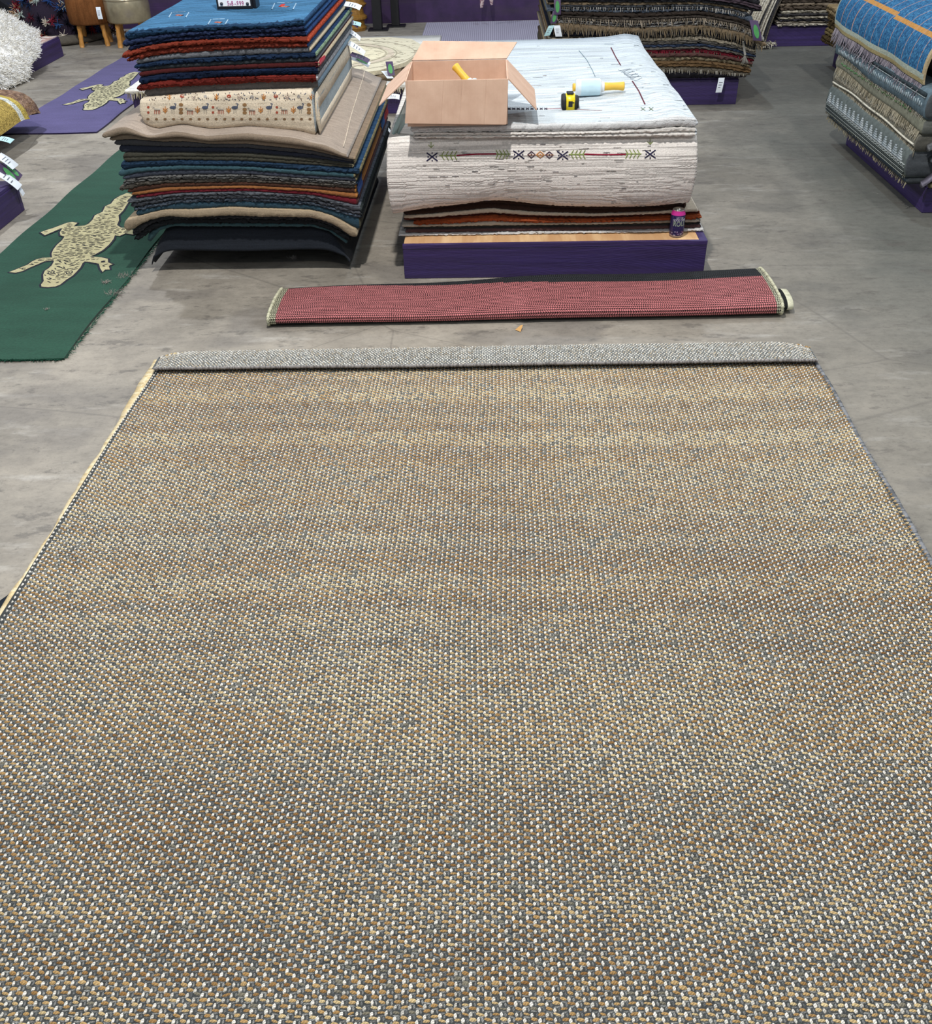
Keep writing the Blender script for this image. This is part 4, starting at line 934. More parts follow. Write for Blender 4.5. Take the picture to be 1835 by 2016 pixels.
def lizard_rug(label, x0, x1, y0, y1, base, dark, cream, shift, sc=1.0, cen=(0, 0)):
    b = MB(); nx, ny = 16, 60; h = .010
    X = np.linspace(x0, x1, nx); Y = np.linspace(y0, y1, ny)
    jx = lambda x, y: (.006*sin(7*y+x)*(abs(x-x1) < 1e-6)+.005*sin(9*y)*(abs(x-x0) < 1e-6))
    G = [[(x+jx(x, y), y+(.006*sin(11*x) if y == Y[0] else 0), h+.0012*sin(5*y+3*x)) for x in X] for y in Y]
    b.grid(np.array(G)[:, ::-1].tolist(), base)
    G = np.array(G); G0 = G.copy(); G0[..., 2] = .0006
    for a, c in ((G[0], G0[0]), (G[-1], G0[-1]), (G[:, 0], G0[:, 0]), (G[:, -1], G0[:, -1])): b.grid(np.stack([a, c], 0), dark)
    tr = lambda p: ((p[0]-cen[0])*sc+shift[0], (p[1]-cen[1])*sc+shift[1])
    A = [tr(p) for p in LZW]
    area = sum(A[i][0]*A[(i+1) % len(A)][1]-A[(i+1) % len(A)][0]*A[i][1] for i in range(len(A)))
    sg = 1 if area > 0 else -1; O = []
    for i in range(len(A)):
        p, q, r = A[i-1], A[i], A[(i+1) % len(A)]; tx, ty = r[0]-p[0], r[1]-p[1]; L = math.hypot(tx, ty)+1e-9
        O.append((q[0]+sg*ty/L*.010*sc, q[1]-sg*tx/L*.010*sc))
    for poly, z, c in ((O, h+.0018, '1d2230'), (A, h+.0032, cream)):
        tri = tessellate_polygon([[Vector((p[0], p[1], 0)) for p in poly]])
        b.add([(p[0], p[1], z) for p in poly], [tuple(t) if sg > 0 else tuple(t[::-1]) for t in tri], c)
    # hide pattern: short cross strokes on the back, rows of dots on the flanks
    rr = random.Random(5); spine = [tr(PZ(x/4.2, 260+y/4.2, .012)[:2]) for x, y in ((420,1250),(520,1150),(600,1060),(650,960),(730,860),(800,790),(880,690),(960,610),(1060,530))]
    S_ = [0]; 
    for p, q in zip(spine[:-1], spine[1:]): S_.append(S_[-1]+math.hypot(p[0]-q[0], p[1]-q[1]))
    n = int(S_[-1]/(.0165*sc))
    for k in range(n):
        s = S_[-1]*(k+.5)/n; px0, py0 = np.interp(s, S_, [p[0] for p in spine]), np.interp(s, S_, [p[1] for p in spine])
        px1, py1 = np.interp(s+.02, S_, [p[0] for p in spine]), np.interp(s+.02, S_, [p[1] for p in spine])
        t = np.array([px1-px0+1e-6, py1-py0]); t /= np.linalg.norm(t); nn = np.array([-t[1], t[0]])
        off = -.18*sc
        while off < .18*sc:
            l = rr.uniform(.012, .034)*sc; w = rr.uniform(.0042, .0066)*sc; c0 = np.array([px0, py0])+nn*off+t*rr.uniform(-.004, .004)*sc
            ang = rr.gauss(0, .22) if s > S_[2] else rr.gauss(.5 if off > 0 else -.5, .35); d = nn*cos(ang)+t*sin(ang); e = np.array([-d[1], d[0]])
            if all(inpoly(A, *(c0+d*l*u+e*.004*sc*v_)) for u in (-.62, 0, .62) for v_ in (-1, 1)) and rr.random() < .86:
                V = [(*(c0+d*l*u+e*w*v_), h+.0042) for u, v_ in ((-.5, -.3), (0, -.6), (.5, -.3), (.5, .3), (0, .6), (-.5, .3))]
                b.add(V, [(0, 1, 2, 3, 4, 5)], '23252e')
            off += l+.006*sc
    for poly in (A,):   # strokes along legs
        for k in range(420):
            x, y = rr.uniform(min(p[0] for p in A), max(p[0] for p in A)), rr.uniform(min(p[1] for p in A), max(p[1] for p in A))
            d = min(math.hypot(x-q[0], y-q[1]) for q in spine)
            if d > .15*sc and inpoly(A, x, y) and inpoly(A, x+.012*sc, y) and inpoly(A, x-.012*sc, y): b.add([(x-.010*sc, y-.002*sc, h+.0042), (x+.008*sc, y-.003*sc, h+.0042), (x+.010*sc, y+.002*sc, h+.0042), (x-.008*sc, y+.003*sc, h+.0042)], [(0, 1, 2, 3)], '23252e')
    # eyes
    for ex, ey in ((425, 1165), (575, 1165)):
        p = tr(PZ(ex/4.2, 260+ey/4.2, .012)[:2]); 
        for rx, z, c in ((.022, .0046, '23252e'), (.015, .0050, cream), (.007, .0054, '23252e')): b.add([(p[0]+rx*sc*cos(a*.785)*.7, p[1]+rx*sc*sin(a*.785), h+z) for a in range(8)], [tuple(range(8))], c)
    o = b.build('lizard_rug', M_pile, None, True); tag(o, label, 'rug'); return o
M_pile = wool('short_wool_pile', .22, (3, 9, 9), 0, 90, .35, sheen=.12)
gl = lizard_rug('long emerald green floor rug with a cream lizard, left of the tall pile', -2.425, -1.685, 3.284, 6.29, '244a3b', '17342b', 'b5ae88', (0, 0))
cl = np.mean(LZW, 0)
q = PZ(205, 195, .012)
lizard_rug('long violet floor rug with a cream lizard in the upper left', -3.415, -2.735, 6.715, 9.42, '5a547f', '2b2444', 'c2bb96', (cl[0]-1.0, cl[1]+3.36), 1.0, tuple(cl))
fb = MB()
for i in range(1500):
    if i % 2: x, y = -1.685+.006*sin(7*3)+rng.normal(0, .004), rng.uniform(3.29, 5)
    else: x, y = rng.uniform(-2.42, -1.69), 3.284
    strand_mesh(fb, (x, y, .006), ((1, rng.normal(0, .5), .2) if i % 2 else (rng.normal(0, .5), -1, .2)), rng.uniform(.006, .018), .0010, ('25503f', '33604f')[i % 3 == 0], n=3, curl=.3)
o = fb.build('edge_fuzz', M_fringe, gl); o['kind'] = 'stuff'
# dust wisps and crumbs on floor
def dust(x, y, r, n, seed, label, c='a39b94', zb=0):
    b = MB(); r_ = np.random.default_rng(seed)
    for k in range(n): strand_mesh(b, (x+r_.normal(0, r*.35), y+r_.normal(0, r*.28), .004+zb+abs(r_.normal(0, .003))), tuple(r_.normal(0, 1, 2))+(.25,), r*.16*r_.uniform(.3, 1), .0007, c, n=3, curl=1.6)
    tag(b.build('lint', M_fringe), label, 'lint')
for (px, py, r, n, l) in ((245, 545, .05, 90, 'grey lint ball at the corner of the green rug'), (222, 576, .055, 80, 'lint wisp beside the right edge of the green rug'), (210, 556, .03, 40, 'small lint tuft on the green rug near its right edge'), (578, 508, .022, 70, 'round grey lint ball in front of the left pile'), (92, 609, .012, 24, 'tiny white lint on the green rug below the lizard')):
    p = PZ(px, py, .006 if px > 230 else .014); dust(p[0], p[1], r, int(n*2.2), px, l, zb=(.010 if px <= 212 else 0))
    if px <= 230 or px == 92: pass
p = PZ(1022, 650, 0); b = MB()
b.add([(p[0]+x_*.45, p[1]+y_*.5, z_*.6) for x_, y_, z_ in ((-.035, -.005, .006), (.012, -.04, .003), (.035, .03, .028), (.01, .03, .022), (-.02, 0, .0005), (.012, -.03, .0), (.03, .03, .02))], [(0, 1, 2, 3), (4, 6, 5), (0, 3, 4), (1, 5, 6, 2), (0, 4, 5, 1), (3, 2, 6, 4)], 'c79a5e')
tag(b.build('cardboard_scrap', colmat('scrap_card', .8), None, False), 'small torn scrap of tan card on the floor in front of the pink roll', 'scrap')

# ================================================================ rolled pink and black rug
def braid_mat():
    m, nt, b = newmat('braided_jute')
    at = nd(nt, 'ShaderNodeAttribute', attribute_name='Col')
    uvn = nd(nt, 'ShaderNodeUVMap'); uvn.uv_map = 'UVMap'
    mp = nd(nt, 'ShaderNodeMapping'); mp.inputs['Scale'].default_value = (112, 80, 1); nt.links.new(uvn.outputs[0], mp.inputs[0])
    sp = nd(nt, 'ShaderNodeSeparateXYZ'); nt.links.new(mp.outputs[0], sp.inputs[0])
    row = mathn(nt, 'FLOOR', sp.outputs[1]); odd = mathn(nt, 'MODULO', row, 2.0)
    jt = noise(nt, coords(nt, (6, 40, 40)), 1.0, 2, .5)
    u = mathn(nt, 'ADD', mathn(nt, 'ADD', mathn(nt, 'ADD', sp.outputs[0], mathn(nt, 'MULTIPLY', jt, 4.0)), mathn(nt, 'MULTIPLY', odd, .5)), mathn(nt, 'MULTIPLY', mathn(nt, 'FRACT', sp.outputs[1]), mathn(nt, 'MULTIPLY_ADD', odd, 1.0, -.5)))
    fu = mathn(nt, 'ABSOLUTE', mathn(nt, 'SUBTRACT', mathn(nt, 'FRACT', u), .5)); fv = mathn(nt, 'ABSOLUTE', mathn(nt, 'SUBTRACT', mathn(nt, 'FRACT', sp.outputs[1]), .5))
    h = mathn(nt, 'SUBTRACT', 1.0, mathn(nt, 'ADD', mathn(nt, 'MULTIPLY', mathn(nt, 'MULTIPLY', fu, fu), 3.2), mathn(nt, 'MULTIPLY', mathn(nt, 'MULTIPLY', fv, fv), 3.2)))
    n = noise(nt, coords(nt, (12, 60, 60)), 1.0, 3, .6); n2 = noise(nt, coords(nt), 150, 2, .6)
    f = mathn(nt, 'MULTIPLY', mathn(nt, 'MULTIPLY_ADD', h, 1.0, -.02), mathn(nt, 'MULTIPLY', mathn(nt, 'MULTIPLY_ADD', n, .7, .72), mathn(nt, 'MULTIPLY_ADD', n2, .6, .75)))
    g = nd(nt, 'ShaderNodeCombineColor')
    for i in range(3): nt.links.new(f, g.inputs[i])
    nt.links.new(mixc(nt, 1.0, at.outputs['Color'], g.outputs[0], 'MULTIPLY'), b.inputs['Base Color'])
    b.inputs['Roughness'].default_value = .8; b.inputs['Specular IOR Level'].default_value = .25
    bump(nt, b, mathn(nt, 'ADD', h, n2), .9, .004); return m
M_braid = braid_mat()
roll = empty('rolled_rug'); tag(roll, 'flattened rolled runner of dusty pink and black braided jute with pale hems', 'rug')
xs = np.linspace(-.925, 1.168, 220); nv = 144; P = []; cols = []
for x in xs:
    u = (x+.925)/2.11
    yc = 3.72+.085*u; hw = .165+.045*u; ht = .052+.016*u+.004*sin(6*x); row = []; cr = []
    # sits a little skewed: front bottom edge line and the top ridge taken from the photo
    for k in range(nv):
        a = 2*pi*k/nv   # 0 = back, pi/2 top, pi front
        ca, sa = cos(a), sin(a); r_y = abs(ca)**.75*(1 if ca > 0 else -1); r_z = abs(sa)**.6*(1 if sa > 0 else -1)
        z = ht*.5*(1+r_z)
        z += (.010*sin(3.1*x+1)*max(0, ca)+.006*sin(8*x)*max(0, ca))*max(0, sa)
        row.append((x, yc+hw*r_y, max(.0015, z)))
    P.append(row)
P = np.array(P)
def pcol(i, j):
    u = i/219; a = j/nv*360  # degrees; top back 0..90, top front 90..180, bottom front >180
    b0 = 30+44*min(1, max(0, (u-.02)/.55)); b1 = 183+22*u
    if u < .012: return 'b9b79c'
    if u > .988: return 'bcbaa2'
    if a < b0: return '34373a'
    if a < b1: return 'cc7c7e'
    return '1e1f20'
b = MB(); b.grid(P, pcol, cv=True)
o = b.build('rolled_body', M_braid, roll)
me = o.data; uvl = me.uv_layers.new(name='UVMap'); d_ = np.concatenate([[0], np.cumsum(np.linalg.norm(np.diff(P[100], axis=0), axis=1))]); d_ = np.append(d_, d_[-1]+.01)
uvs = np.zeros((len(me.loops), 2), np.float32); li = 0
for i in range(len(xs)-1):
    for j in range(nv):
        for (a, c) in ((i, j), (i+1, j), (i+1, j+1), (i, j+1)): uvs[li] = (xs[a], d_[c]); li += 1
uvl.data.foreach_set('uv', uvs.ravel())
# spiral ends + corded hems
for xe, sgn, i in ((-.925, -1, 0), (1.168, 1, -1)):
    ring = P[i]; cen = ring.mean(0); b = MB()
    rings = [cen+(ring-cen)*s+np.array([sgn*d, 0, 0]) for s, d in ((1, 0), (.88, .004), (.80, -.01), (.72, .004), (.6, .004), (.52, -.012), (.42, .003), (.25, .003), (.15, -.01))]
    b.grid(np.array(rings), lambda a, c: ('b9b79c', '2a2b2c', 'b9b79c', '8a4f52', '2a2b2c', 'b9b79c', '8a4f52', '2a2b2c')[a % 8], cv=True)
    b.build('coiled_end', M_flat, roll)
    pts = [tuple(p+np.array([sgn*.003, 0, 0])) for p in ring[4:-36]]
    rope('hem_cord', pts, .0062, 'c6c4aa', 'a5a48c', 'pale green cream corded hem', .011, None, roll)
# inner layer that sticks out at the right end
b = MB(); P2 = []
for x, s in ((1.155, 1), (1.180, 1), (1.202, 1), (1.226, .97), (1.230, .7)):
    P2.append([(x, 3.715+.085*s*cos(a)*abs(cos(a))**-.2, max(.002, .030+.028*s*sin(a))) for a in np.linspace(0, 2*pi, 25)[:-1]+.01])
b.grid(P2, lambda i, j: ('b9b79c', '222324', 'd1cfb6', 'c9c7ac')[i], cv=True); b.f.append(tuple((4)*24+k for k in range(24))); b.c.append(lin('9a987e'))
b.build('inner_layer', M_flat, roll)

# ================================================================ cardboard box
def card_mat():
    m, nt, b = newmat('corrugated_card'); n = noise(nt, coords(nt, (1, 1, 1)), 14, 4, .6); n2 = noise(nt, coords(nt, (200, 20, 4)), 1.0, 2, .5)
    nt.links.new(ramp(nt, mathn(nt, 'ADD', mathn(nt, 'MULTIPLY', n, .86), mathn(nt, 'MULTIPLY', n2, .14)), [(.3, lin('c2a08a')), (.7, lin('d3b49e'))]), b.inputs['Base Color'])
    b.inputs['Roughness'].default_value = .75; b.inputs['Specular IOR Level'].default_value = .3; bump(nt, b, n2, .12, .001); return m
M_card = card_mat()
box = empty('cardboard_box'); tag(box, 'open tan cardboard box standing on the ivory rug pile', 'box')
BZ = .657; bx0, bx1, by0, by1, bh = -.352, .060, 4.062, 4.455, .832
def panel(name, quad, t=.004, creases=()):
    """quad corners a,b,c,d (a-b along one edge); thick sheet"""
    a, b_, c, d = [np.array(p, float) for p in quad]; n = np.cross(b_-a, d-a); n /= np.linalg.norm(n); g = MB(); nu, nv2 = 41, 7
    U = sorted(set(list(np.linspace(0, 1, nu))+[x for cr in creases for x in (cr-.008, cr-.003, cr, cr+.003, cr+.008)]))
    G = []
    for u in U:
        k = max([0]+[1-min(1, abs(u-cr)/.006) for cr in creases]); G.append([a+(b_-a)*u+(d+(c-b_-(d-a))*u-a)*v - n*0 + n*(.0012*sin(3*pi*u)*sin(pi*v)) - n*k*.0016 for v in np.linspace(0, 1, nv2)])
    G = np.array(G); H = G-n*t
    g.grid(G, 'c49c7a'); g.grid(H[:, ::-1], 'c49c7a')
    for p, q in ((G[0], H[0]), (H[-1], G[-1]), (H[:, 0], G[:, 0]), (G[:, -1], H[:, -1])): g.grid(np.stack([p, q], 0)[::-1], 'c49c7a')
    return g.build(name, M_card, box, True)
e_ = .0
panel('front_panel', [(bx0, by0, BZ), (bx1, by0, BZ), (bx1, by0, bh), (bx0, by0, bh)])
panel('back_panel', [(bx1, by1, BZ), (bx0, by1, BZ), (bx0, by1, bh), (bx1, by1, bh)])
panel('side_panel', [(bx0, by1, BZ), (bx0, by0+.004, BZ), (bx0, by0+.004, bh), (bx0, by1, bh)])
panel('side_panel', [(bx1, by0+.004, BZ), (bx1, by1, BZ), (bx1, by1, bh), (bx1, by0+.004, bh)])
panel('bottom_panel', [(bx0, by0, BZ+.003), (bx1, by0, BZ+.003), (bx1, by1, BZ+.003), (bx0, by1, BZ+.003)], .003)
f0 = PY(803, 159, by0-.012); f1 = PY(1001, 160, by0-.012); g0 = PY(797, 243, by0-.020); g1 = PY(997, 245, by0-.020)
panel('front_flap', [tuple(g0), tuple(g1), (f1[0], by0-.005, bh), (f0[0], by0-.005, bh)], .004, creases=(.36, .545, .785))
zb_ = PY(925, 83, 4.545)[2]
p, q = PY(833, 82, 4.545), PY(1018, 84, 4.545)
panel('back_flap', [(bx1, by1+.003, bh), (bx0, by1+.003, bh), tuple(p), tuple(q)])
p, q = PY(746, 207, 4.075), PY(800, 128, 4.44)
p2 = (p[0], 4.075, p[2]); q2 = (p[0]+.003, 4.44, p[2]+.004)
panel('side_flap', [(bx0-.003, by0+.008, bh), (bx0-.003, by1-.004, bh), q2, p2])
p = PY(1057, 216, 4.085); q = PY(1068, 172, 4.44)
panel('side_flap', [(bx1+.003, by1-.004, bh), (bx1+.003, by0+.008, bh), tuple(p), (p[0]+.004, 4.44, p[2]+.004)])
# stretch wrap rollers -----------------------------------------------------------
M_film = plain('stretch_film', 'dfe8ee', .22, 0, .6, .05, 60, .15, .6); M_film2 = plain('blue_tinted_film', 'c3dfea', .25, 0, .6, .07, 25, .3, .5); M_yel = plain('yellow_cardboard_core', 'e3b844', .5, 0, .4, .06, 40, .1)
def axisM(o, d):
    d = Vector(d).normalized(); return Matrix.Translation(Vector(o)) @ d.to_track_quat('Z', 'Y').to_matrix().to_4x4()
def wrap_roller(label, o, d, s=1.0):
    r = empty('stretch_wrap_roller'); tag(r, label, 'stretch wrap', 'rollers of clear stretch wrap'); M = axisM(o, d)
    b = MB(); pr = [(.012, 0), (.030, 0), (.0385, .004), (.0395, .010)]+[(.0395+.0006*sin(k*2.1), .01+k*.0085) for k in range(1, 12)]+[(.0385, .122), (.030, .126), (.012, .126)]
    b.lathe([(a*s, z*s) for a, z in pr], 'dfe8ee', 40, M=M)
    b.build('film_roll', M_film, r)
    b = MB(); b.lathe([(.0402*s, z*s) for z in np.linspace(.026, .118, 12)], 'bfe0ec', 40, M=M); b.lathe([(.0396*s, z*s) for z in np.linspace(.118, .026, 12)], 'bfe0ec', 40, M=M); b.build('outer_wrap', M_film2, r)['label'] = 'pale blue outer layers of film'
    b = MB(); b.lathe([(.019*s, .126*s), (.0235*s, .127*s), (.0225*s, .140*s), (.019*s, .141*s)], 'ededed', 24, M=M); b.build('collar', plain('white_plastic', 'e8e8e6', .4), r) if 'white_plastic' not in bpy.data.materials else b.build('collar', bpy.data.materials['white_plastic'], r)
    b = MB(); b.lathe([(.016*s, .135*s), (.0185*s, .139*s), (.0178*s, .16*s), (.0170*s, .185*s), (.0178*s, .21*s), (.0198*s, .228*s), (.0205*s, .234*s), (.0185*s, .238*s), (.0148*s, .236*s), (.014*s, .20*s)], 'e3b844', 28, M=M); b.build('handle', M_yel, r)
    b = MB(); b.lathe([(.012*s, .02*s), (.012*s, -.010*s), (.0175*s, -.012*s), (.0185*s, -.006*s), (.0180*s, .004*s)], 'e3b844', 28, M=M); b.build('core_end', M_yel, r)
    return r
zr = .665+.041
def rest(px, py, dz=0):
    h = cast(bvt2, px, py); return h[0] if h[0] is not None else Vector(PZ(px, py, .66))
bvt2 = bvh_of(top); hr = rest(1165, 190); zr = hr.z+.0375
ra, rb = PY(1131, 176, 4.50), PY(1222, 176, 4.50)
wrap_roller('clear stretch wrap roller with yellow handle lying on top of the ivory pile', (.372, hr.y+.012, zr), (1, .03, 0), .93)
wrap_roller('stretch wrap roller leaning inside the cardboard box with yellow handle up', (-.03, 4.20, BZ+.055), (-.62, .42, .62), .85)
# tape measure ---------------------------------------------------------------------
tm = empty('tape_measure', (0, 0, 0)); tag(tm, 'yellow and black tape measure lying on top of the ivory pile', 'tape measure')
Myl = plain('yellow_plastic', 'e8cf1e', .35, 0, .5, .04); Mbk = plain('black_rubber', '1c1d20', .6, 0, .4, .2, 200, .4)
ht = rest(1122, 217); tx, ty, tz = ht.x-.036, ht.y+.036, min(ht.z, rest(1122, 205).z)+.0005
def rounded(b, x0, x1, prof, c, inset=.004):
    n = len(prof); cy = sum(p[0] for p in prof)/n; cz = sum(p[1] for p in prof)/n; P = []
    for x, s in ((x0, .86), (x0+inset, 1), (x1-inset, 1), (x1, .86)): P.append([(x, cy+(p[0]-cy)*s, cz+(p[1]-cz)*s) for p in prof])
    b.grid(P, c, cv=True); k = b.n; b.f.append(tuple(k-4*n+i for i in range(n))); b.f.append(tuple(k-n+i for i in range(n))[::-1]); b.c += [lin(c)]*2
def dprof(w, h, y, z, n=9):
    p = [(y-w/2, z), (y+w/2, z), (y+w/2, z+h*.5)]
    p += [(y+w/2*cos(a)**1, z+h*.5+h*.5*sin(a)) for a in np.linspace(.15, pi-.5, n)]
    p += [(y-w/2, z+h*.62)]
    return p[::-1]
b = MB(); rounded(b, tx+.017, tx+.058, dprof(.070, .062, ty, tz), 'e8cf1e'); b.build('case', Myl, tm)
b = MB(); rounded(b, tx, tx+.022, dprof(.074, .060, ty, tz), '1c1d20', .006); b.build('rubber_grip', Mbk, tm)
b = MB(); rounded(b, tx+.054, tx+.070, dprof(.066, .054, ty, tz), '1c1d20', .005)
for k in range(5): b.box(tx+.066, tx+.075, ty-.030+k*.013, ty-.022+k*.013, tz+.006, tz+.046, '1c1d20')
b.build('belt_side', Mbk, tm)
b = MB(); b.box(tx+.029, tx+.047, ty-.0375, ty-.033, tz+.012, tz+.036, '1c1d20'); b.box(tx+.044, tx+.054, ty-.0375, ty-.033, tz+.027, tz+.032, '1c1d20'); b.build('blade_mouth', Mbk, tm, False, .001)
b = MB(); b.box(tx+.022, tx+.052, ty-.02, ty+.022, tz+.0605, tz+.0665, '1c1d20'); b.build('lock_slide', Mbk, tm, False, .002)
# drink can --------------------------------------------------------------------------
can = empty('drink_can'); tag(can, 'purple and pink drink can standing on the platform edge', 'can')
cx_, cy_, cz_ = .812, 4.128, .1575; rc = .0315
M_can = colmat('printed_can', .28, .6, .1, 90, .02, .35); M_alu = plain('aluminium', 'c9c9c4', .25, .9, .5, .05)
def ccol(i, j):
    if i < 2: return 'a9a4ac'
    if i >= 20: return 'd8359a'
    r = rng.random()
    if i < 6: return 'a9a4c0' if r < .12 else ('5b3a68' if r < .3 else '2c2852')
    return '3b2f66' if r < .2 else '28285a'
pr = [(.024, 0), (.0275, .003)]+[(rc, .010+k*.0049) for k in range(19)]+[(rc-.0008, .101), (rc-.004, .110), (rc-.0055, .116), (rc-.0055, .118)]
b = MB(); b.lathe(pr, ccol, 40, (cx_, cy_, cz_)); b.build('body', M_can, can)
b = MB(); b.lathe([(rc-.0058, .116), (rc-.0045, .119), (rc-.0062, .1205), (rc-.008, .117), (.003, .1165), (.0005, .1165)], 'c9c9c4', 32, (cx_, cy_, cz_)); lid = b.build('lid', M_alu, can)
b = MB(); b.tube([(cx_-.001+.010*cos(a), cy_-.004+.006*sin(a), cz_+.1185) for a in np.linspace(0, 2*pi, 16)], .0012, 'c9c9c4', 6); b.build('pull_tab', M_alu, lid)
def text_mesh(txt, size, bold=0.0):
    cu = bpy.data.curves.new('lettering', 'FONT'); cu.body = txt; cu.size = size; cu.align_x = 'CENTER'; cu.align_y = 'CENTER'; cu.extrude = .0004; cu.offset = bold
    to = bpy.data.objects.new('tmp', cu); COL.objects.link(to); bpy.context.view_layer.update()
    me = bpy.data.meshes.new_from_object(to.evaluated_get(bpy.context.evaluated_depsgraph_get())); bpy.data.objects.remove(to); return me
M_ink = plain('pale_ink', 'b7b5c2', .5, 0, .4, .05)
for txt, z, s, n_, mt in (('LET THE', .088, .0085, 'lettering', M_ink), ('GOOD TIMES', .0785, .0100, 'lettering', M_ink), ('ROLL', .0620, .0235, 'lettering', plain('green_grey_ink', '8f9c8c', .5, 0, .4, .05))):
    me = text_mesh(txt, s, s*.02)
    a0 = -pi/2+.12
    for v in me.vertices:
        a = a0+v.co.x/rc; rr_ = rc+.0004+v.co.z*.5; v.co = Vector((cx_+rr_*cos(a), cy_+rr_*sin(a), cz_+z+v.co.y*1.25))
    o = bpy.data.objects.new(n_, me); COL.objects.link(o); o.parent = can; me.materials.clear(); me.materials.append(mt)
# price sign ------------------------------------------------------------------------------
sg = empty('price_sign'); tag(sg, 'black framed white price sign standing on the blue rug', 'sign')
bvs0 = None; hs_ = cast(bvh_of(pl_up[0]), 463, 19); SY = hs_[0].y; A, B_ = PY(428, 19, SY), PY(498, 19, SY); sx0, sx1, sz0 = A[0], B_[0], A[2]; zbase = 0.0
bvs = bvh_of(pl_up[0]); h = bvs.ray_cast(Vector(((sx0+sx1)/2, SY, 2)), Vector((0, 0, -1)))
dz = (h[0].z if h[0] else sz0)-sz0
Mb2 = plain('black_acrylic', '121216', .35, 0, .5, .1); Mw = plain('white_paper', 'f1f3f6', .6, 0, .3, .02)
sz0 = max(sz0, h[0].z+.001) if h[0] else sz0
b = MB(); b.box(sx0, sx1, SY, SY+.012, sz0, sz0+.012); b.box(sx0, sx0+.008, SY, SY+.012, sz0+.012, sz0+.23); b.box(sx1-.008, sx1, SY, SY+.012, sz0+.012, sz0+.23); b.box(sx0, sx1, SY, SY+.012, sz0+.23, sz0+.242); b.box(sx0+.008, sx1-.008, SY+.006, SY+.012, sz0+.012, sz0+.23)
b.c = [lin('121216')]*len(b.c); b.build('frame', Mb2, sg, False, .001)
b = MB(); b.box(sx0+.0075, sx1-.0085, SY+.003, SY+.006, sz0+.0125, sz0+.2295, 'f1f3f6'); b.build('price_card', Mw, sg, False)
b = MB(); b.add([(sx0+.02, SY+.012, sz0+.20), (sx1+.012, SY+.09, sz0), (sx1-.01, SY+.09, sz0), (sx0+.04, SY+.012, sz0+.20)], [(0, 1, 2, 3)], '121216'); b.box(sx1-.004, sx1+.014, SY+.012, SY+.09, sz0+.002, sz0+.24, '121216'); b.build('easel_back', Mb2, sg, False)
S_ = (sx1-sx0)/72.0   # metres per photo pixel at the sign
for txt, px, s in (('5', 449, 9), ('x', 453, 6.5), ('8', 457, 9), ('-', 462.5, 9), ('$', 467.5, 9), ('9', 472.7, 9), ('9', 477.6, 9)):
    me = text_mesh(txt, s*S_*1.12, .0004)
    c_ = PY(px, 7.2, SY); 
    for v in me.vertices: v.co = Vector((c_[0]+v.co.x*.86, SY+.0028-v.co.z, c_[2]+(0 if txt != 'x' else -.002)+v.co.y*1.1))
    o = bpy.data.objects.new('lettering', me); COL.objects.link(o); o.parent = sg; me.materials.clear(); me.materials.append(plain('magenta_ink', 'a0457a', .6) if 'magenta_ink' not in bpy.data.materials else bpy.data.materials['magenta_ink'])
for px in (436, 487):
    c_ = PY(px, 7.5, SY); b = MB(); b.lathe([(.0001, 0), (.0065, 0), (.0065, .004), (.0001, .005)], '333844', 16, M=Matrix.Translation(Vector((c_[0], SY+.003, c_[2]))) @ Matrix.Rotation(pi/2, 4, 'X')); b.build('screw', plain('dark_screw', '333844', .5) if 'dark_screw' not in bpy.data.materials else bpy.data.materials['dark_screw'], sg)
# hanging swing tags -----------------------------------------------------------------------
M_tagw = plain('white_tag', 'dfe6ee', .55, 0, .3, .05); M_tagp = plain('purple_tag', '4d3f5e', .5, 0, .3, .1); M_leaf = plain('green_leaf_print', '4f9a5a', .5, 0, .3, .1); M_tagt = plain('pale_teal_tag', 'a9cfd4', .5, 0, .3, .05)
def swing_tag(parent, p, w, h, ax, up, mats, leaf=False, name='price_tag'):
    """thin card with corner at p, width direction ax, length direction up, attached at the top"""
    p = np.array(p, float); ax = np.array(ax, float); ax /= np.linalg.norm(ax); up = np.array(up, float); up /= np.linalg.norm(up); n = np.cross(ax, up); n /= np.linalg.norm(n)
    if n@(CAM-p) < 0: n = -n
    b = MB(); G = []
    for u in np.linspace(0, 1, 4):
        G.append([p+ax*w*(u-.5)+up*h*v+n*.12*h*sin(v*2.2) for v in np.linspace(0, 1, 7)])
    G = np.array(G); b.grid(G, 'dddddd'); b.grid(G[:, ::-1]-n*.0012, 'dddddd')
    for a in (G[0], G[-1], G[:, 0], G[:, -1]): b.grid(np.stack([a, a-n*.0012], 0), 'dddddd')
    o = b.build(name, mats, parent)
    if leaf:
        b = MB(); c_ = p+up*h*.55+n*(.12*h*sin(.55*2.2)+.0015); L = [c_+ax*w*.3*sin(a)+up*h*.34*cos(a)*(1) for a in np.linspace(0, 2*pi, 14)[:-1]]; b.add(L, [tuple(range(13))], '4f9a5a'); b.build('leaf_mark', M_leaf, o, False)
    else:
        b = MB()
        for k in range(3): c_ = p+up*h*(.3+.16*k)+n*(.12*h*sin((.3+.16*k)*2.2)+.0012); b.add([c_-ax*w*.3, c_+ax*w*.3, c_+ax*w*.3+up*h*.045, c_-ax*w*.3+up*h*.045], [(0, 1, 2, 3)], '555')if False else b.add([c_-ax*w*.3, c_+ax*w*(.3-.1*k), c_+ax*w*(.3-.1*k)+up*h*.045, c_-ax*w*.3+up*h*.045], [(0, 1, 2, 3)], '6a6f7a')
        b.build('printed_lines', plain('grey_print', '6a6f7a', .6) if 'grey_print' not in bpy.data.materials else bpy.data.materials['grey_print'], o, False)
    return o
def xr_(i): return R_up[i][1]
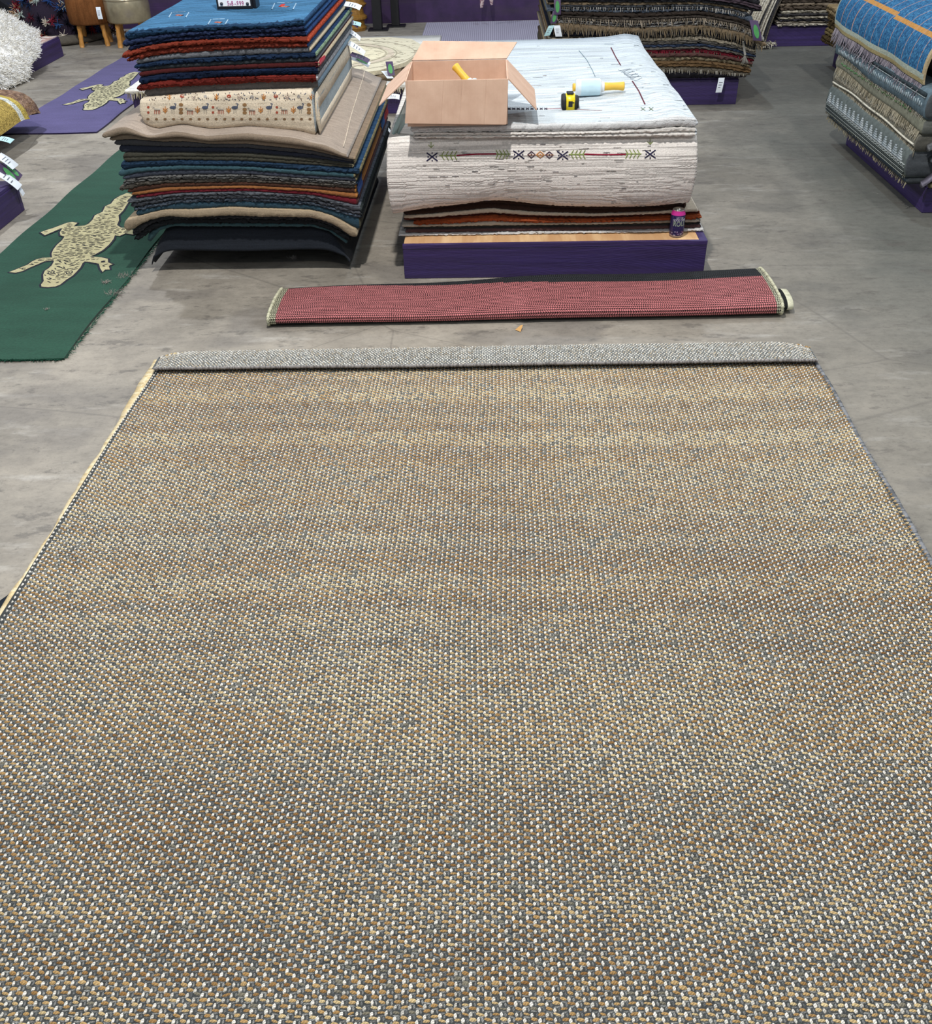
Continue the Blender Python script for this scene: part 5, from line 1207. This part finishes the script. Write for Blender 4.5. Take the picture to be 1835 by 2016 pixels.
for (i, px, py, w, h, ax, up, mt, lf) in ((0, 684, 2, .05, .085, (.2, 1, .3), (1, .0, -.35), M_tagw, False), (2, 688, 28, .035, .075, (.1, 1, .5), (1, 0, -.6), M_tagp, False), (3, 688, 36, .03, .08, (.1, 1, .5), (1, 0, -.25), M_tagt, False), (4, 690, 44, .03, .09, (.1, 1, .6), (1, 0, -.8), M_tagw, False), (5, 690, 62, .035, .05, (.3, 1, .3), (1, 0, .1), M_tagw, False),
                                          (7, 688, 84, .035, .095, (.3, 1, .5), (1, .0, -.8), M_tagw, False), (9, 694, 112, .04, .10, (.3, 1, .5), (1, 0, -.55), M_tagw, True), (8, 692, 106, .035, .10, (.4, 1, .4), (1, 0, -.5), M_tagp, False)):
    x = xr_(i)+.01; q = PX(px, py, x); swing_tag(pl_up[i], (x-.004, min(q[1], 5.45), q[2]), w, h, ax, up, mt, lf)
q = PX(752, 222, -.57); swing_tag(pl_low[9], (-.575, 5.45, q[2]), .05, .07, (0, 1, .3), (1, -.2, -.1), M_tagw)
q = PX(768, 250, -.57); swing_tag(pl_low[16], (-.575, 5.4, q[2]), .03, .13, (0, 1, .3), (.5, -.3, -1), M_tagw)
# tags on the fringed pile
fr = [o for o in bpy.data.objects if o.name.startswith('flatweave_rug')]
fr.sort(key=lambda o: o.name)
for (k, px, py, w, h, ax, up, mt, lf) in ((4, 1097, -6, .045, .105, (1, 0, 0), (.05, -.1, -1), M_tagp, True), (9, 1094, 22, .04, .075, (1, 0, 0), (-.2, -.1, -1), M_tagp, True), (11, 1086, 50, .04, .07, (1, 0, .1), (-.5, -.1, -1), M_tagt, False), (11, 1096, 50, .045, .07, (1, 0, 0), (.25, -.1, -1), M_tagw, False),
                                       (10, 1484, 40, .06, .13, (1, 0, -.1), (.3, -.2, -1), M_tagp, True), (23, 1421, 153, .042, .095, (1, 0, .0), (-.15, -.12, -1), M_tagw, False)):
    q = PY(px, py, 7.145); swing_tag(fr[k], tuple(q), w, h, ax, up, mt, lf)
# tassel hanging on the fringed pile
b = MB(); q = PY(1463, 82, 7.12); q2 = PY(1467, 108, 7.12); b.tube([tuple(q), tuple((q+q2)/2), tuple(q2)], .008, '8c8a84', 6)
for k in range(26): strand_mesh(b, tuple(q2), (rng.normal(0, .35), -.2, -1), .05, .0022, '8c8a84', n=3)
b.build('tassel', M_fringe, fr[14])

# ================================================================ medallion rugs on the low platform behind
PT = .176
b0 = slab('folded_rug', M_ivory, -2.60, -.44, 7.06, 8.96, (lambda x: np.full_like(x, PT+.030)), (lambda x: np.full_like(x, PT+.001)), 'e4e0d6', 'e4e0d6', 'e9e6de', bulge=.012, rough=.003, step=.02)
tag(b0, 'white wool rug covering the low platform behind the cardboard box', 'rug')
fringe('fringe', b0, [(-2.58, 7.05, PT+.014), (-.5, 7.05, PT+.014)], (0, -.3, -1), .045, .012, .004, 'c9c0a8', c2='8a8068')
b = MB(); P = []   # medallion rug: big rounded rectangle
b1 = slab('shag_rug', M_fringe, -2.2, -.66, 7.20, 8.30, (lambda x: np.full_like(x, PT+.062)), (lambda x: np.full_like(x, PT+.032)), '6b5c48', '4a4034', '6b5c48', bulge=.02, rough=.008, step=.02)
tag(b1, 'mottled brown rug edge under the cream medallion rug', 'rug')
outl = [(-2.25, 7.15), (-1.0, 7.10), (-.80, 7.22), (-.64, 7.48), (-.55, 7.85), (-.56, 8.15), (-.66, 8.42), (-.85, 8.52), (-2.25, 8.50)]
zt = PT+.094; tri = tessellate_polygon([[Vector((x, y, 0)) for x, y in outl]])
b = MB(); b.add([(x, y, zt) for x, y in outl], [tuple(t) for t in tri], 'd8cfb4'); b.add([(x, y, zt-.028) for x, y in outl], [tuple(t[::-1]) for t in tri], 'b8ad92')
b.grid([[(x, y, zt) for x, y in outl], [(x*1.001, y, zt-.014) for x, y in outl], [(x, y, zt-.028) for x, y in outl]], 'c9bfa4', cv=True)
def ell(cx, cy, rx, ry, w, c, z=.0014, n=60):
    b.grid([[(cx+(rx+d)*cos(a), cy+(ry+d)*sin(a), zt+z) for a in np.linspace(0, 2*pi, n)[:-1]] for d in (-w, w)], c, cv=True)
b.add([(-1.30+.48*cos(a), 7.80+.42*sin(a), zt+.001) for a in np.linspace(0, 2*pi, 40)[:-1]], [tuple(range(39))], 'e3d9ba')
ell(-1.30, 7.80, .49, .43, .006, 'b5aa90'); ell(-1.30, 7.80, .53, .47, .022, 'd3c4ae', .0012); ell(-1.30, 7.80, .57, .51, .005, 'ada48c'); ell(-1.30, 7.80, .71, .64, .004, 'b8ae98')
rr = random.Random(9)
for k in range(420):
    x, y = rr.uniform(-1.9, -.58), rr.uniform(7.2, 8.45)
    if not inpoly(outl, x+.04, y) or not inpoly(outl, x-.03, y): continue
    l = rr.uniform(.012, .06); a = rr.uniform(-.5, .5); w = rr.uniform(.002, .0045); c = rr.choice(('9c957f', 'a59c86', '8e8a78', 'b39c84'))
    b.add([(x, y, zt+.002), (x+l*cos(a), y+l*sin(a), zt+.002), (x+l*.6*cos(a), y+l*.6*sin(a)+w*2, zt+.002), (x+l*.2, y+w*2, zt+.002)], [(0, 1, 2, 3)], c)
md = b.build('medallion_rug', M_wool); tag(md, 'cream medallion rug with sketchy floral lines on the low platform', 'rug')
swing_tag(md, tuple(PY(766, 121, 7.12)), .05, .10, (1, .1, .0), (.15, -.5, -.8), M_tagp, True); swing_tag(md, tuple(PY(757, 140, 7.1)), .045, .075, (1, .1, 0), (.6, -.6, -.6), M_tagw)

# ================================================================ upper left corner
# patterned pink rug under the sheepskin
b = MB(); b.grid([[(x, y, .170+.004*(i % 2)) for i, x in enumerate(np.linspace(-5.35, -4.035, 30))] for y in np.linspace(7.32, 9.54, 50)][::-1], lambda i, j: ('d9c2b8', 'c9a99c', 'e6d8cc', 'b8938a')[int(rng.integers(4))])
b.grid([[(-4.035, y, .174), (-4.035, y, .1655)] for y in np.linspace(7.32, 9.54, 50)], 'd9c2b8'); b.grid([[(x, 7.32, .174), (x, 7.32, .1655)] for x in np.linspace(-5.35, -4.035, 30)], 'd9c2b8')
tag(b.build('patterned_rug', M_wool), 'pale pink speckled rug beneath the white sheepskin', 'rug')
# sheepskin
def skin(u, v):   # u along platform 0..1, v across: 0 inner .. 1 hanging tip
    y = 8.02+1.45*u; top = .30+.20*sin(pi*min(1, u*1.05))**.7+.05*sin(9*u)
    edge = 1.0 if u > .35 else 1.0
    hang = max(0, 1-abs(u-.12)/.26)      # a leg of the hide hangs over the edge
    L = 1.25+.42*hang-.25*max(0, u-.55)/.45; s = v*L; sx = 1.12-.22*max(0, u-.5)
    if s < sx: x = -5.15+s; z = .19+(top-.19)*sin(min(1, s/sx)*pi*.96+.05)**.6
    else: d = s-sx; x = -5.15+sx+.10*(1-math.exp(-d*9)); z = .22-d*.62
    return np.array([x+.03*sin(7*u+5*v), y+.03*sin(8*v), max(.03, z+.02*sin(12*u+7*v))])
b = MB(); U = np.linspace(0, 1, 40); Vv = np.linspace(0, 1, 40); G = np.array([[skin(u, v) for v in Vv] for u in U]); b.grid(G, 'f3f0e8'); G2 = G.copy(); G2[..., 2] = np.maximum(.176*(G[..., 0] < -4.03)+.01, G[..., 2]-.03); b.grid(G2[:, ::-1], 'e4ddcc')
sk = b.build('sheepskin', M_pile); tag(sk, 'fluffy white sheepskin draped over the purple platform edge', 'sheepskin')
b = MB()
for k in range(17000):
    u, v = rng.uniform(0, 1), rng.uniform(0, 1); p = skin(u, v); d = skin(min(1, u+.02), v)-p; e = skin(u, min(1, v+.02))-p; n = np.cross(e, d); n /= np.linalg.norm(n)+1e-9
    if n[2] < 0 and v < .8: n = -n
    if n[0] < 0 and v >= .8: n = -n
    dd = n+np.array([.35, -.35, -.45])+rng.normal(0, .3, 3)
    strand_mesh(b, p-n*.004, dd, rng.uniform(.022, .045), .0030, ('f6f3ec', 'ece8de', 'ffffff')[k % 3], n=3, seg=3, curl=.3)
fl_ = b.build('fleece', colmat('fleece_wool', .9, .1, .08, 60, .1), sk); fl_['kind'] = 'stuff'
# stools
M_bam = plain('bamboo', 'b5803f', .45, 0, .4, .2, 20); M_cow = wool('brown_hide', .5, (25, 25, 4), 0, 90, .5)
def stool(label, x, y, r, z0, z1, cush_mat, col, legs):
    o = empty('stool', (0, 0, 0)); tag(o, label, 'stool')
    b = MB(); b.lathe([(.001, z0), (r*.95, z0), (r, z0+.015), (r*1.02, (z0+z1)/2), (r, z1-.03), (r*.93, z1-.005), (r*.6, z1+.01), (.001, z1+.014)], (lambda i, j: col if isinstance(col, str) else col[int(rng.integers(len(col)))]), 40, (x, y, 0)); c = b.build('seat', cush_mat, o)
    for k in range(4):
        a = pi/4+k*pi/2+.2; pts = [(x+r*.74*cos(a)*(1+.14*(1-t)), y+r*.74*sin(a)*(1+.14*(1-t)), z0*t) for t in np.linspace(0, 1, 9)]
        b = MB(); b.tube(pts, [.021+.004*(i % 3 == 1) for i in range(9)], legs, 10); b.build('leg', M_bam, o)
    return o, c
s1, c1 = stool('brown hide covered round stool on bamboo legs', -3.90, 10.12, .205, .195, .42, M_cow, '6e4526', 'b5803f')
q = PY(193, 14, 9.90); swing_tag(s1, tuple(q), .045, .10, (1, 0, 0), (.05, -.05, -1), M_tagw)
M_gold = plain('champagne_metal_leather', 'a59a80', .28, .55, .6, .1, 30)
s2, c2_ = stool('champagne gold drum stool on dark wooden legs', -3.50, 10.05, .205, .21, .46, M_gold, 'a59a80', '7a5530')
b = MB(); b.lathe([(.209, .40), (.2115, .405), (.2115, .412), (.209, .416)], 'b9ad8e', 40, (-3.50, 10.05, 0)); b.build('welt', M_gold, s2)
# pompom rug heap with grey base
hp = empty('pompom_rug_heap'); tag(hp, 'heap of multicoloured pompom shag rug beside the brown stool', 'shag rug')
b = MB(); P = []
for i, u in enumerate(np.linspace(0, 1, 24)): P.append([(-4.37+(.42*cos(a))*(1-u**2.2)**.5, 10.46+.30*sin(a)*(1-u**2.2)**.5, .03+.50*u+.02*sin(5*a+9*u)) for a in np.linspace(0, 2*pi, 40)[:-1]])
b.grid(P, '2a2230', cv=True); b.build('rug_body', M_pile, hp)
b = MB(); b.lathe([(.30, .0), (.44, .01), (.46, .04), (.42, .07), (.3, .08)], '5d574e', 40, (-4.37, 10.46, 0)); b.build('rolled_base', M_wool, hp)
b = MB(); pc = ('8e1d26', 'd8d0bc', '2c4a80', '1c1c2a', 'bcc9c4', '8a3040', 'c8a888', '24304f', '5a2030', 'e0d4c4', '3a5a8a', '1a1820')
for k in range(90):
    a = rng.uniform(pi, 2*pi); u = rng.uniform(0, .92); R = (1-u**2.2)**.5; cc = pc[int(rng.integers(len(pc)))]
    o_ = np.array([-4.37+.43*cos(a)*R, 10.46+.31*sin(a)*R, .06+.48*u])
    for s in range(26): d = rng.normal(0, 1, 3); d[1] -= .8; strand_mesh(b, o_, d, .045, .004, cc, n=3, curl=.3)
pm = b.build('pompoms', M_fringe, hp); pm['kind'] = 'stuff'
b = MB()
for k in range(60):
    o_ = np.array([-3.86+rng.normal(0, .09), 10.42, .10+rng.uniform(-.06, .12)])
    cc = ('5a3a34', 'c8b8a8', '8a6a5a')[k % 3]
    for s in range(14): strand_mesh(b, o_, rng.normal(0, 1, 3), .035, .004, cc, n=3)
tag(b.build('pompom_rug', M_fringe), 'small brown and cream pompom rug bundle behind the bamboo stool legs', 'shag rug')['kind'] = 'stuff'
# hides hanging above the heap, and black one behind
def hide(label, pts, y, c, c2, mat, fold=.03):
    """hanging hide: outline picked in the picture at depth y, thickened and softly folded"""
    W = [PY(px, py, y) for px, py in pts]; cen = sum(W)/len(W); b = MB(); P = []
    for s in (1.0, .9, .7, .45, .2): P.append([(cen[0]+(w[0]-cen[0])*s, y-fold*(1-s)-.01*sin(9*w[0]*s+20*w[2]), cen[2]+(w[2]-cen[2])*s) for w in W])
    b.grid(P, lambda i, j: c if rng.random() < .7 else c2, cv=True); k = b.n; n = len(W); b.f.append(tuple(k-n+i for i in range(n))); b.c.append(lin(c))
    P2 = [[(w[0], y+.012, w[2]) for w in W], [(cen[0], y+.012, cen[2]) for w in W]]; b.grid(P2, c2, cv=True); b.grid([[tuple(w) for w in W], [(w[0], y+.012, w[2]) for w in W]], c2, cv=True)
    o = b.build('hanging_hide', mat); tag(o, label, 'hide', 'hides hanging in the upper left corner'); return o
hide('pale suede hide with rounded tip hanging in the upper left corner', [(58,-30),(106,-30),(104,5),(100,22),(94,30),(86,33),(78,30),(68,18),(62,4)], 10.45, 'c9bcb8', 'b8aaa6', M_wool)
hide('light grey leather hide hanging behind the pale suede one', [(38,-30),(62,-30),(66,10),(74,24),(90,34),(90,42),(80,48),(72,46),(62,34),(56,18),(54,5),(38,0)], 10.6, '8f908e', 'a8a498', M_wool)
hide('black fur hide hanging at the far upper left', [(-40,-30),(60,-30),(60,10),(74,48),(96,66),(70,70),(30,30),(0,22),(-40,16)], 10.8, '1a1b20', '2a2b32', M_pile, .05)
# small white platform rug corner seen left of the tall pile is b0; carved wooden post, black trestle
M_carv = plain('carved_gilt_wood', '8c6428', .45, .1, .5, .35, 90, .6)
b = MB(); prof = [(.05, 0), (.11, 0), (.12, .03), (.10, .05), (.10, .09), (.13, .11), (.13, .13), (.10, .15), (.095, .20), (.12, .22), (.135, .24), (.11, .26), (.10, .32), (.13, .34), (.12, .37), (.09, .42), (.05, .45)]
b.lathe(prof, lambda i, j: '8c6428' if (i+j) % 2 else 'a07832', 16, (-1.40, 10.62, 0)); tag(b.build('carved_post', M_carv, None, False), 'carved golden wooden post against the purple wall', 'post')
tr_ = empty('black_trestle'); tag(tr_, 'black metal stand with square legs in front of the purple wall', 'stand'); Mblk = plain('black_metal', '1b1b1e', .45, .3, .5, .1)
for x, y, w in ((-1.165, 10.60, .045), (-1.00, 10.80, .04)):
    b = MB(); b.box(x-w, x+w, y-w, y+w, .012, .9, '1b1b1e'); b.build('leg', Mblk, tr_, False, .003); b = MB(); b.box(x-w-.05, x+w+.06, y-w-.04, y+w+.04, 0, .012, '1b1b1e'); b.build('foot_plate', Mblk, tr_, False)
b = MB(); b.box(-1.2, -.96, 10.56, 10.84, .9, .93, '1b1b1e'); b.build('top_bar', Mblk, tr_, False)
# dark chest against the wall with pink cloth ends hanging
b = MB(); P = []
dk = empty('hanging_scarf'); tag(dk, 'pale pink scarf ends hanging in front of the purple wall', 'scarf')
for (pa, pb, w) in (((951, -20), (948, 15), .05), ((966, -20), (968, 10), .045)):
    A, B_ = PY(*pa, 10.6), PY(*pb, 10.6); b = MB()
    b.grid([[(A[0]+(B_[0]-A[0])*t+w*k*(1-.5*t**3)*.5, 10.6+.012*sin(6*t+3*k), A[2]+(B_[2]-A[2])*t) for k in (-1, -.4, .3, 1)]+[(A[0]+(B_[0]-A[0])*t+w*k*(1-.5*t**3)*.5, 10.62+.012*sin(6*t+3*k), A[2]+(B_[2]-A[2])*t) for k in (1, -1)] for t in np.linspace(0, 1, 14)], lambda i, j: ('b9a2a4', '8a6a74', 'c8b4b0')[int(rng.integers(3))], cv=True)
    b.build('scarf_end', M_wool, dk)
# ribbed lilac floor mat
m, nt, bs = newmat('ribbed_lilac_mat'); wv = nd(nt, 'ShaderNodeTexWave', bands_direction='X'); wv.inputs['Scale'].default_value = 16; wv.inputs['Distortion'].default_value = .6; nt.links.new(coords(nt), wv.inputs['Vector'])
nt.links.new(ramp(nt, wv.outputs['Fac'], [(0, lin('8f8a9c')), (.6, lin('aca8ba'))]), bs.inputs['Base Color']); bs.inputs['Roughness'].default_value = .9; bump(nt, bs, wv.outputs['Fac'], .8, .006)
b = MB(); b.box(-.69, 1.9, 9.2, 10.93, 0, .009, 'aca8ba'); tag(b.build('floor_mat', m, None, False), 'lilac grey ribbed floor mat by the purple wall', 'mat')

# ================================================================ left edge: mustard and brown rugs
XR2 = -3.03
zM = lambda x: .292-.02*np.clip((np.asarray(x)-6.2)/.5, 0, 1)**2+.006*np.sin(4*np.asarray(x))
o = slab('woven_rug', M_rib, 5.0, 6.76, -(XR2+.05), 4.6, (lambda x: zM(x)-.030), (lambda x: zM(x)-.058), '8a735c', '5a4838', '8a735c', bulge=.02, rough=.004, face='right') if False else None
def droop(label, name, x1, y0, y1, zt, t, colf, dx=0, base='c0a', mat=M_rib, lowz=.12, dl=.16):
    """rug laid on the stack, its right border hanging over the side; far corner rounded"""
    b = MB(); prof = [(-1.3, 0), (-.5, 0), (-.25, -.002), (-.14, -.010), (-.07, -.03), (-.03, -.06), (-.005, -.10), (.01, -dl)]
    T = [0]; 
    for p, q in zip(prof[:-1], prof[1:]): T.append(T[-1]+math.hypot(p[0]-q[0], p[1]-q[1]))
    tt = np.concatenate([np.linspace(0, T[5]*.7, 12)[:-1], np.linspace(T[5]*.7, T[-1], 34)]); xs = np.interp(tt, T, [p[0] for p in prof]); zs = np.interp(tt, T, [p[1] for p in prof]); Y = np.linspace(y0, y1, 60)
    G = np.array([[(x1+xs[j]-.10*max(0, (y-(y1-.12))/.12)**2*(tt[j]/T[-1]), y, zt+zs[j]-.05*max(0, (y-(y1-.30))/.30)**2+.006*sin(6*y)) for j in range(len(tt))] for y in Y])
    G2 = G.copy(); G2[..., 2] -= t*np.clip(1-(tt-T[4])/(T[-1]-T[4]), .15, 1)[None]; G2[..., 0] -= .9*t*np.clip((tt-T[3])/(T[-1]-T[3]), 0, 1)[None]
    b.grid(G, lambda i, j: colf(Y[i], T[-1]-tt[j])); b.grid(G2[:, ::-1], base)
    b.grid(np.stack([G[:, -1], G2[:, -1]], 0), base); b.grid(np.stack([G[-1], G2[-1]], 0)[:, ::-1], base); b.grid(np.stack([G[0], G2[0]], 0), base)
    o = b.build(name, mat); tag(o, label, 'rug'); return o
droop('mustard rug with a white stripe near its far edge at the left edge', 'striped_rug', -3.085, 4.9, 6.62, .325, .014, lambda y, s: ('d9dcd4' if 6.36 < y < 6.44 else ('c9b25c' if y > 6.44 else ('8f7440' if abs(y-6.02) < .03 else ('b8a566' if abs(y-5.8) < .12 else 'b89f58')))) if s > .012 else '8a7a3a', base='4a3f34')
droop('brown and pink woven rug with a braided texture under the mustard rug', 'woven_rug', -3.13, 4.9, 6.90, .302, .02, lambda y, s: ('8f7462', 'a58873', '7a6152', '96785f')[int(rng.integers(4))], base='241f1c')
b = MB(); b.box(-4.85, -3.30, 5.32, 6.5, .141, .262, '5a4a3c'); tag(b.build('folded_rug', M_wool, None, True, .02), 'dark folded rug bulk beneath the mustard rug', 'rug')
# dark rugs and swing tags over the platform at the left edge
o = slab('folded_rug', M_rib, -3.7, -2.64, 3.72, 5.02, (lambda x: np.full_like(x, .225)), (lambda x: np.full_like(x, .162)), '26262b', '1f1f24', '26262b', lips=3, bulge=.012, rough=.003, step=.02); tag(o, 'dark folded rug on the platform at the left edge', 'rug')
o2 = slab('folded_rug', M_rib, -3.7, -2.66, 3.72, 5.0, (lambda x: np.full_like(x, .30)), (lambda x: np.full_like(x, .227)), '3a4a78', '4a5a90', '3a4a78', lips=3, bulge=.012, rough=.003, step=.02); tag(o2, 'blue folded rug topmost on the platform at the left edge', 'rug')
for (par, px, py, w, h, ax, up, mt, lf) in ((o2, -2, 272, .04, .07, (.3, 1, .3), (1, 0, -.35), M_tagt, False), (o2, -4, 305, .055, .10, (.3, 1, .2), (.9, 0, -.9), M_tagw, False), (o, 4, 322, .045, .11, (.2, 1, .4), (.9, 0, -1), M_tagp, True), (o, -4, 325, .05, .12, (.2, 1, .4), (.9, .0, -1.2), M_tagp, True), (o, -6, 338, .05, .13, (.2, 1, .3), (1, 0, -1), M_tagw, False), (o, 20, 352, .035, .10, (0, 1, .2), (.45, 0, -1), M_tagw, False)):
    q = PX(px, py, -2.63); swing_tag(par, tuple(q), w, h, ax, up, mt, lf)
# crumpled clear plastic bag tucked under the box, left side
m, nt, bs = newmat('thin_plastic_film'); bs.inputs['Base Color'].default_value = (*lin('9fb9b6'), 1); bs.inputs['Roughness'].default_value = .25; bs.inputs['Alpha'].default_value = .55
n = noise(nt, coords(nt), 25, 3, .6); bump(nt, bs, n, .6, .01)
b = MB(); A = [PY(797, 205, 4.2), PY(775, 250, 4.2), PY(764, 292, 4.2)]; Bq_ = [(bx0-.004, 4.25, .76), (bx0-.004, 4.2, .665), (-.40, 4.2, .60)]
P = [[tuple(np.array(A[i])*(1-t)+np.array(Bq_[i])*t+np.array([0, .02*sin(9*t+i*2), .008*sin(7*t+i*3)])) for t in np.linspace(0, 1, 10)] for i in range(3)]
b.grid(P, '9fb9b6'); b.grid(np.array(P)[:, ::-1]+np.array([0, .0012, 0]), '9fb9b6'); tag(b.build('plastic_sheet', m), 'translucent greenish plastic film hanging beside the cardboard box', 'plastic film')
w = bpy.data.worlds.new('room_light'); S.world = w; w.use_nodes = True
w.node_tree.nodes['Background'].inputs[0].default_value = (.80, .90, 1, 1); w.node_tree.nodes['Background'].inputs[1].default_value = .37
def lamp(x, y, z, e, c, r=.09):
    l = bpy.data.lights.new('ceiling_lamp', 'POINT'); l.energy = e; l.color = c; l.shadow_soft_size = r
    o = bpy.data.objects.new('ceiling_lamp', l); o.location = (x, y, z); COL.objects.link(o)
lamp(-.35, 2.55, 4.4, 620, (1, .97, .93), .07)
lamp(.5, -.9, 4.4, 170, (1, .97, .93), .12)
lamp(2.5, 4.7, 4.4, 110, (1, .98, .95))
lamp(-3.6, 6.9, 4.3, 450, (.93, .96, 1))
lamp(.9, 7.9, 4.3, 200, (.72, .86, 1))
lamp(3.8, 7.4, 4.3, 150, (1, .97, .92))
S.view_settings.view_transform = 'Standard'; S.view_settings.look = 'None'; S.view_settings.exposure = .15; S.view_settings.gamma = 1
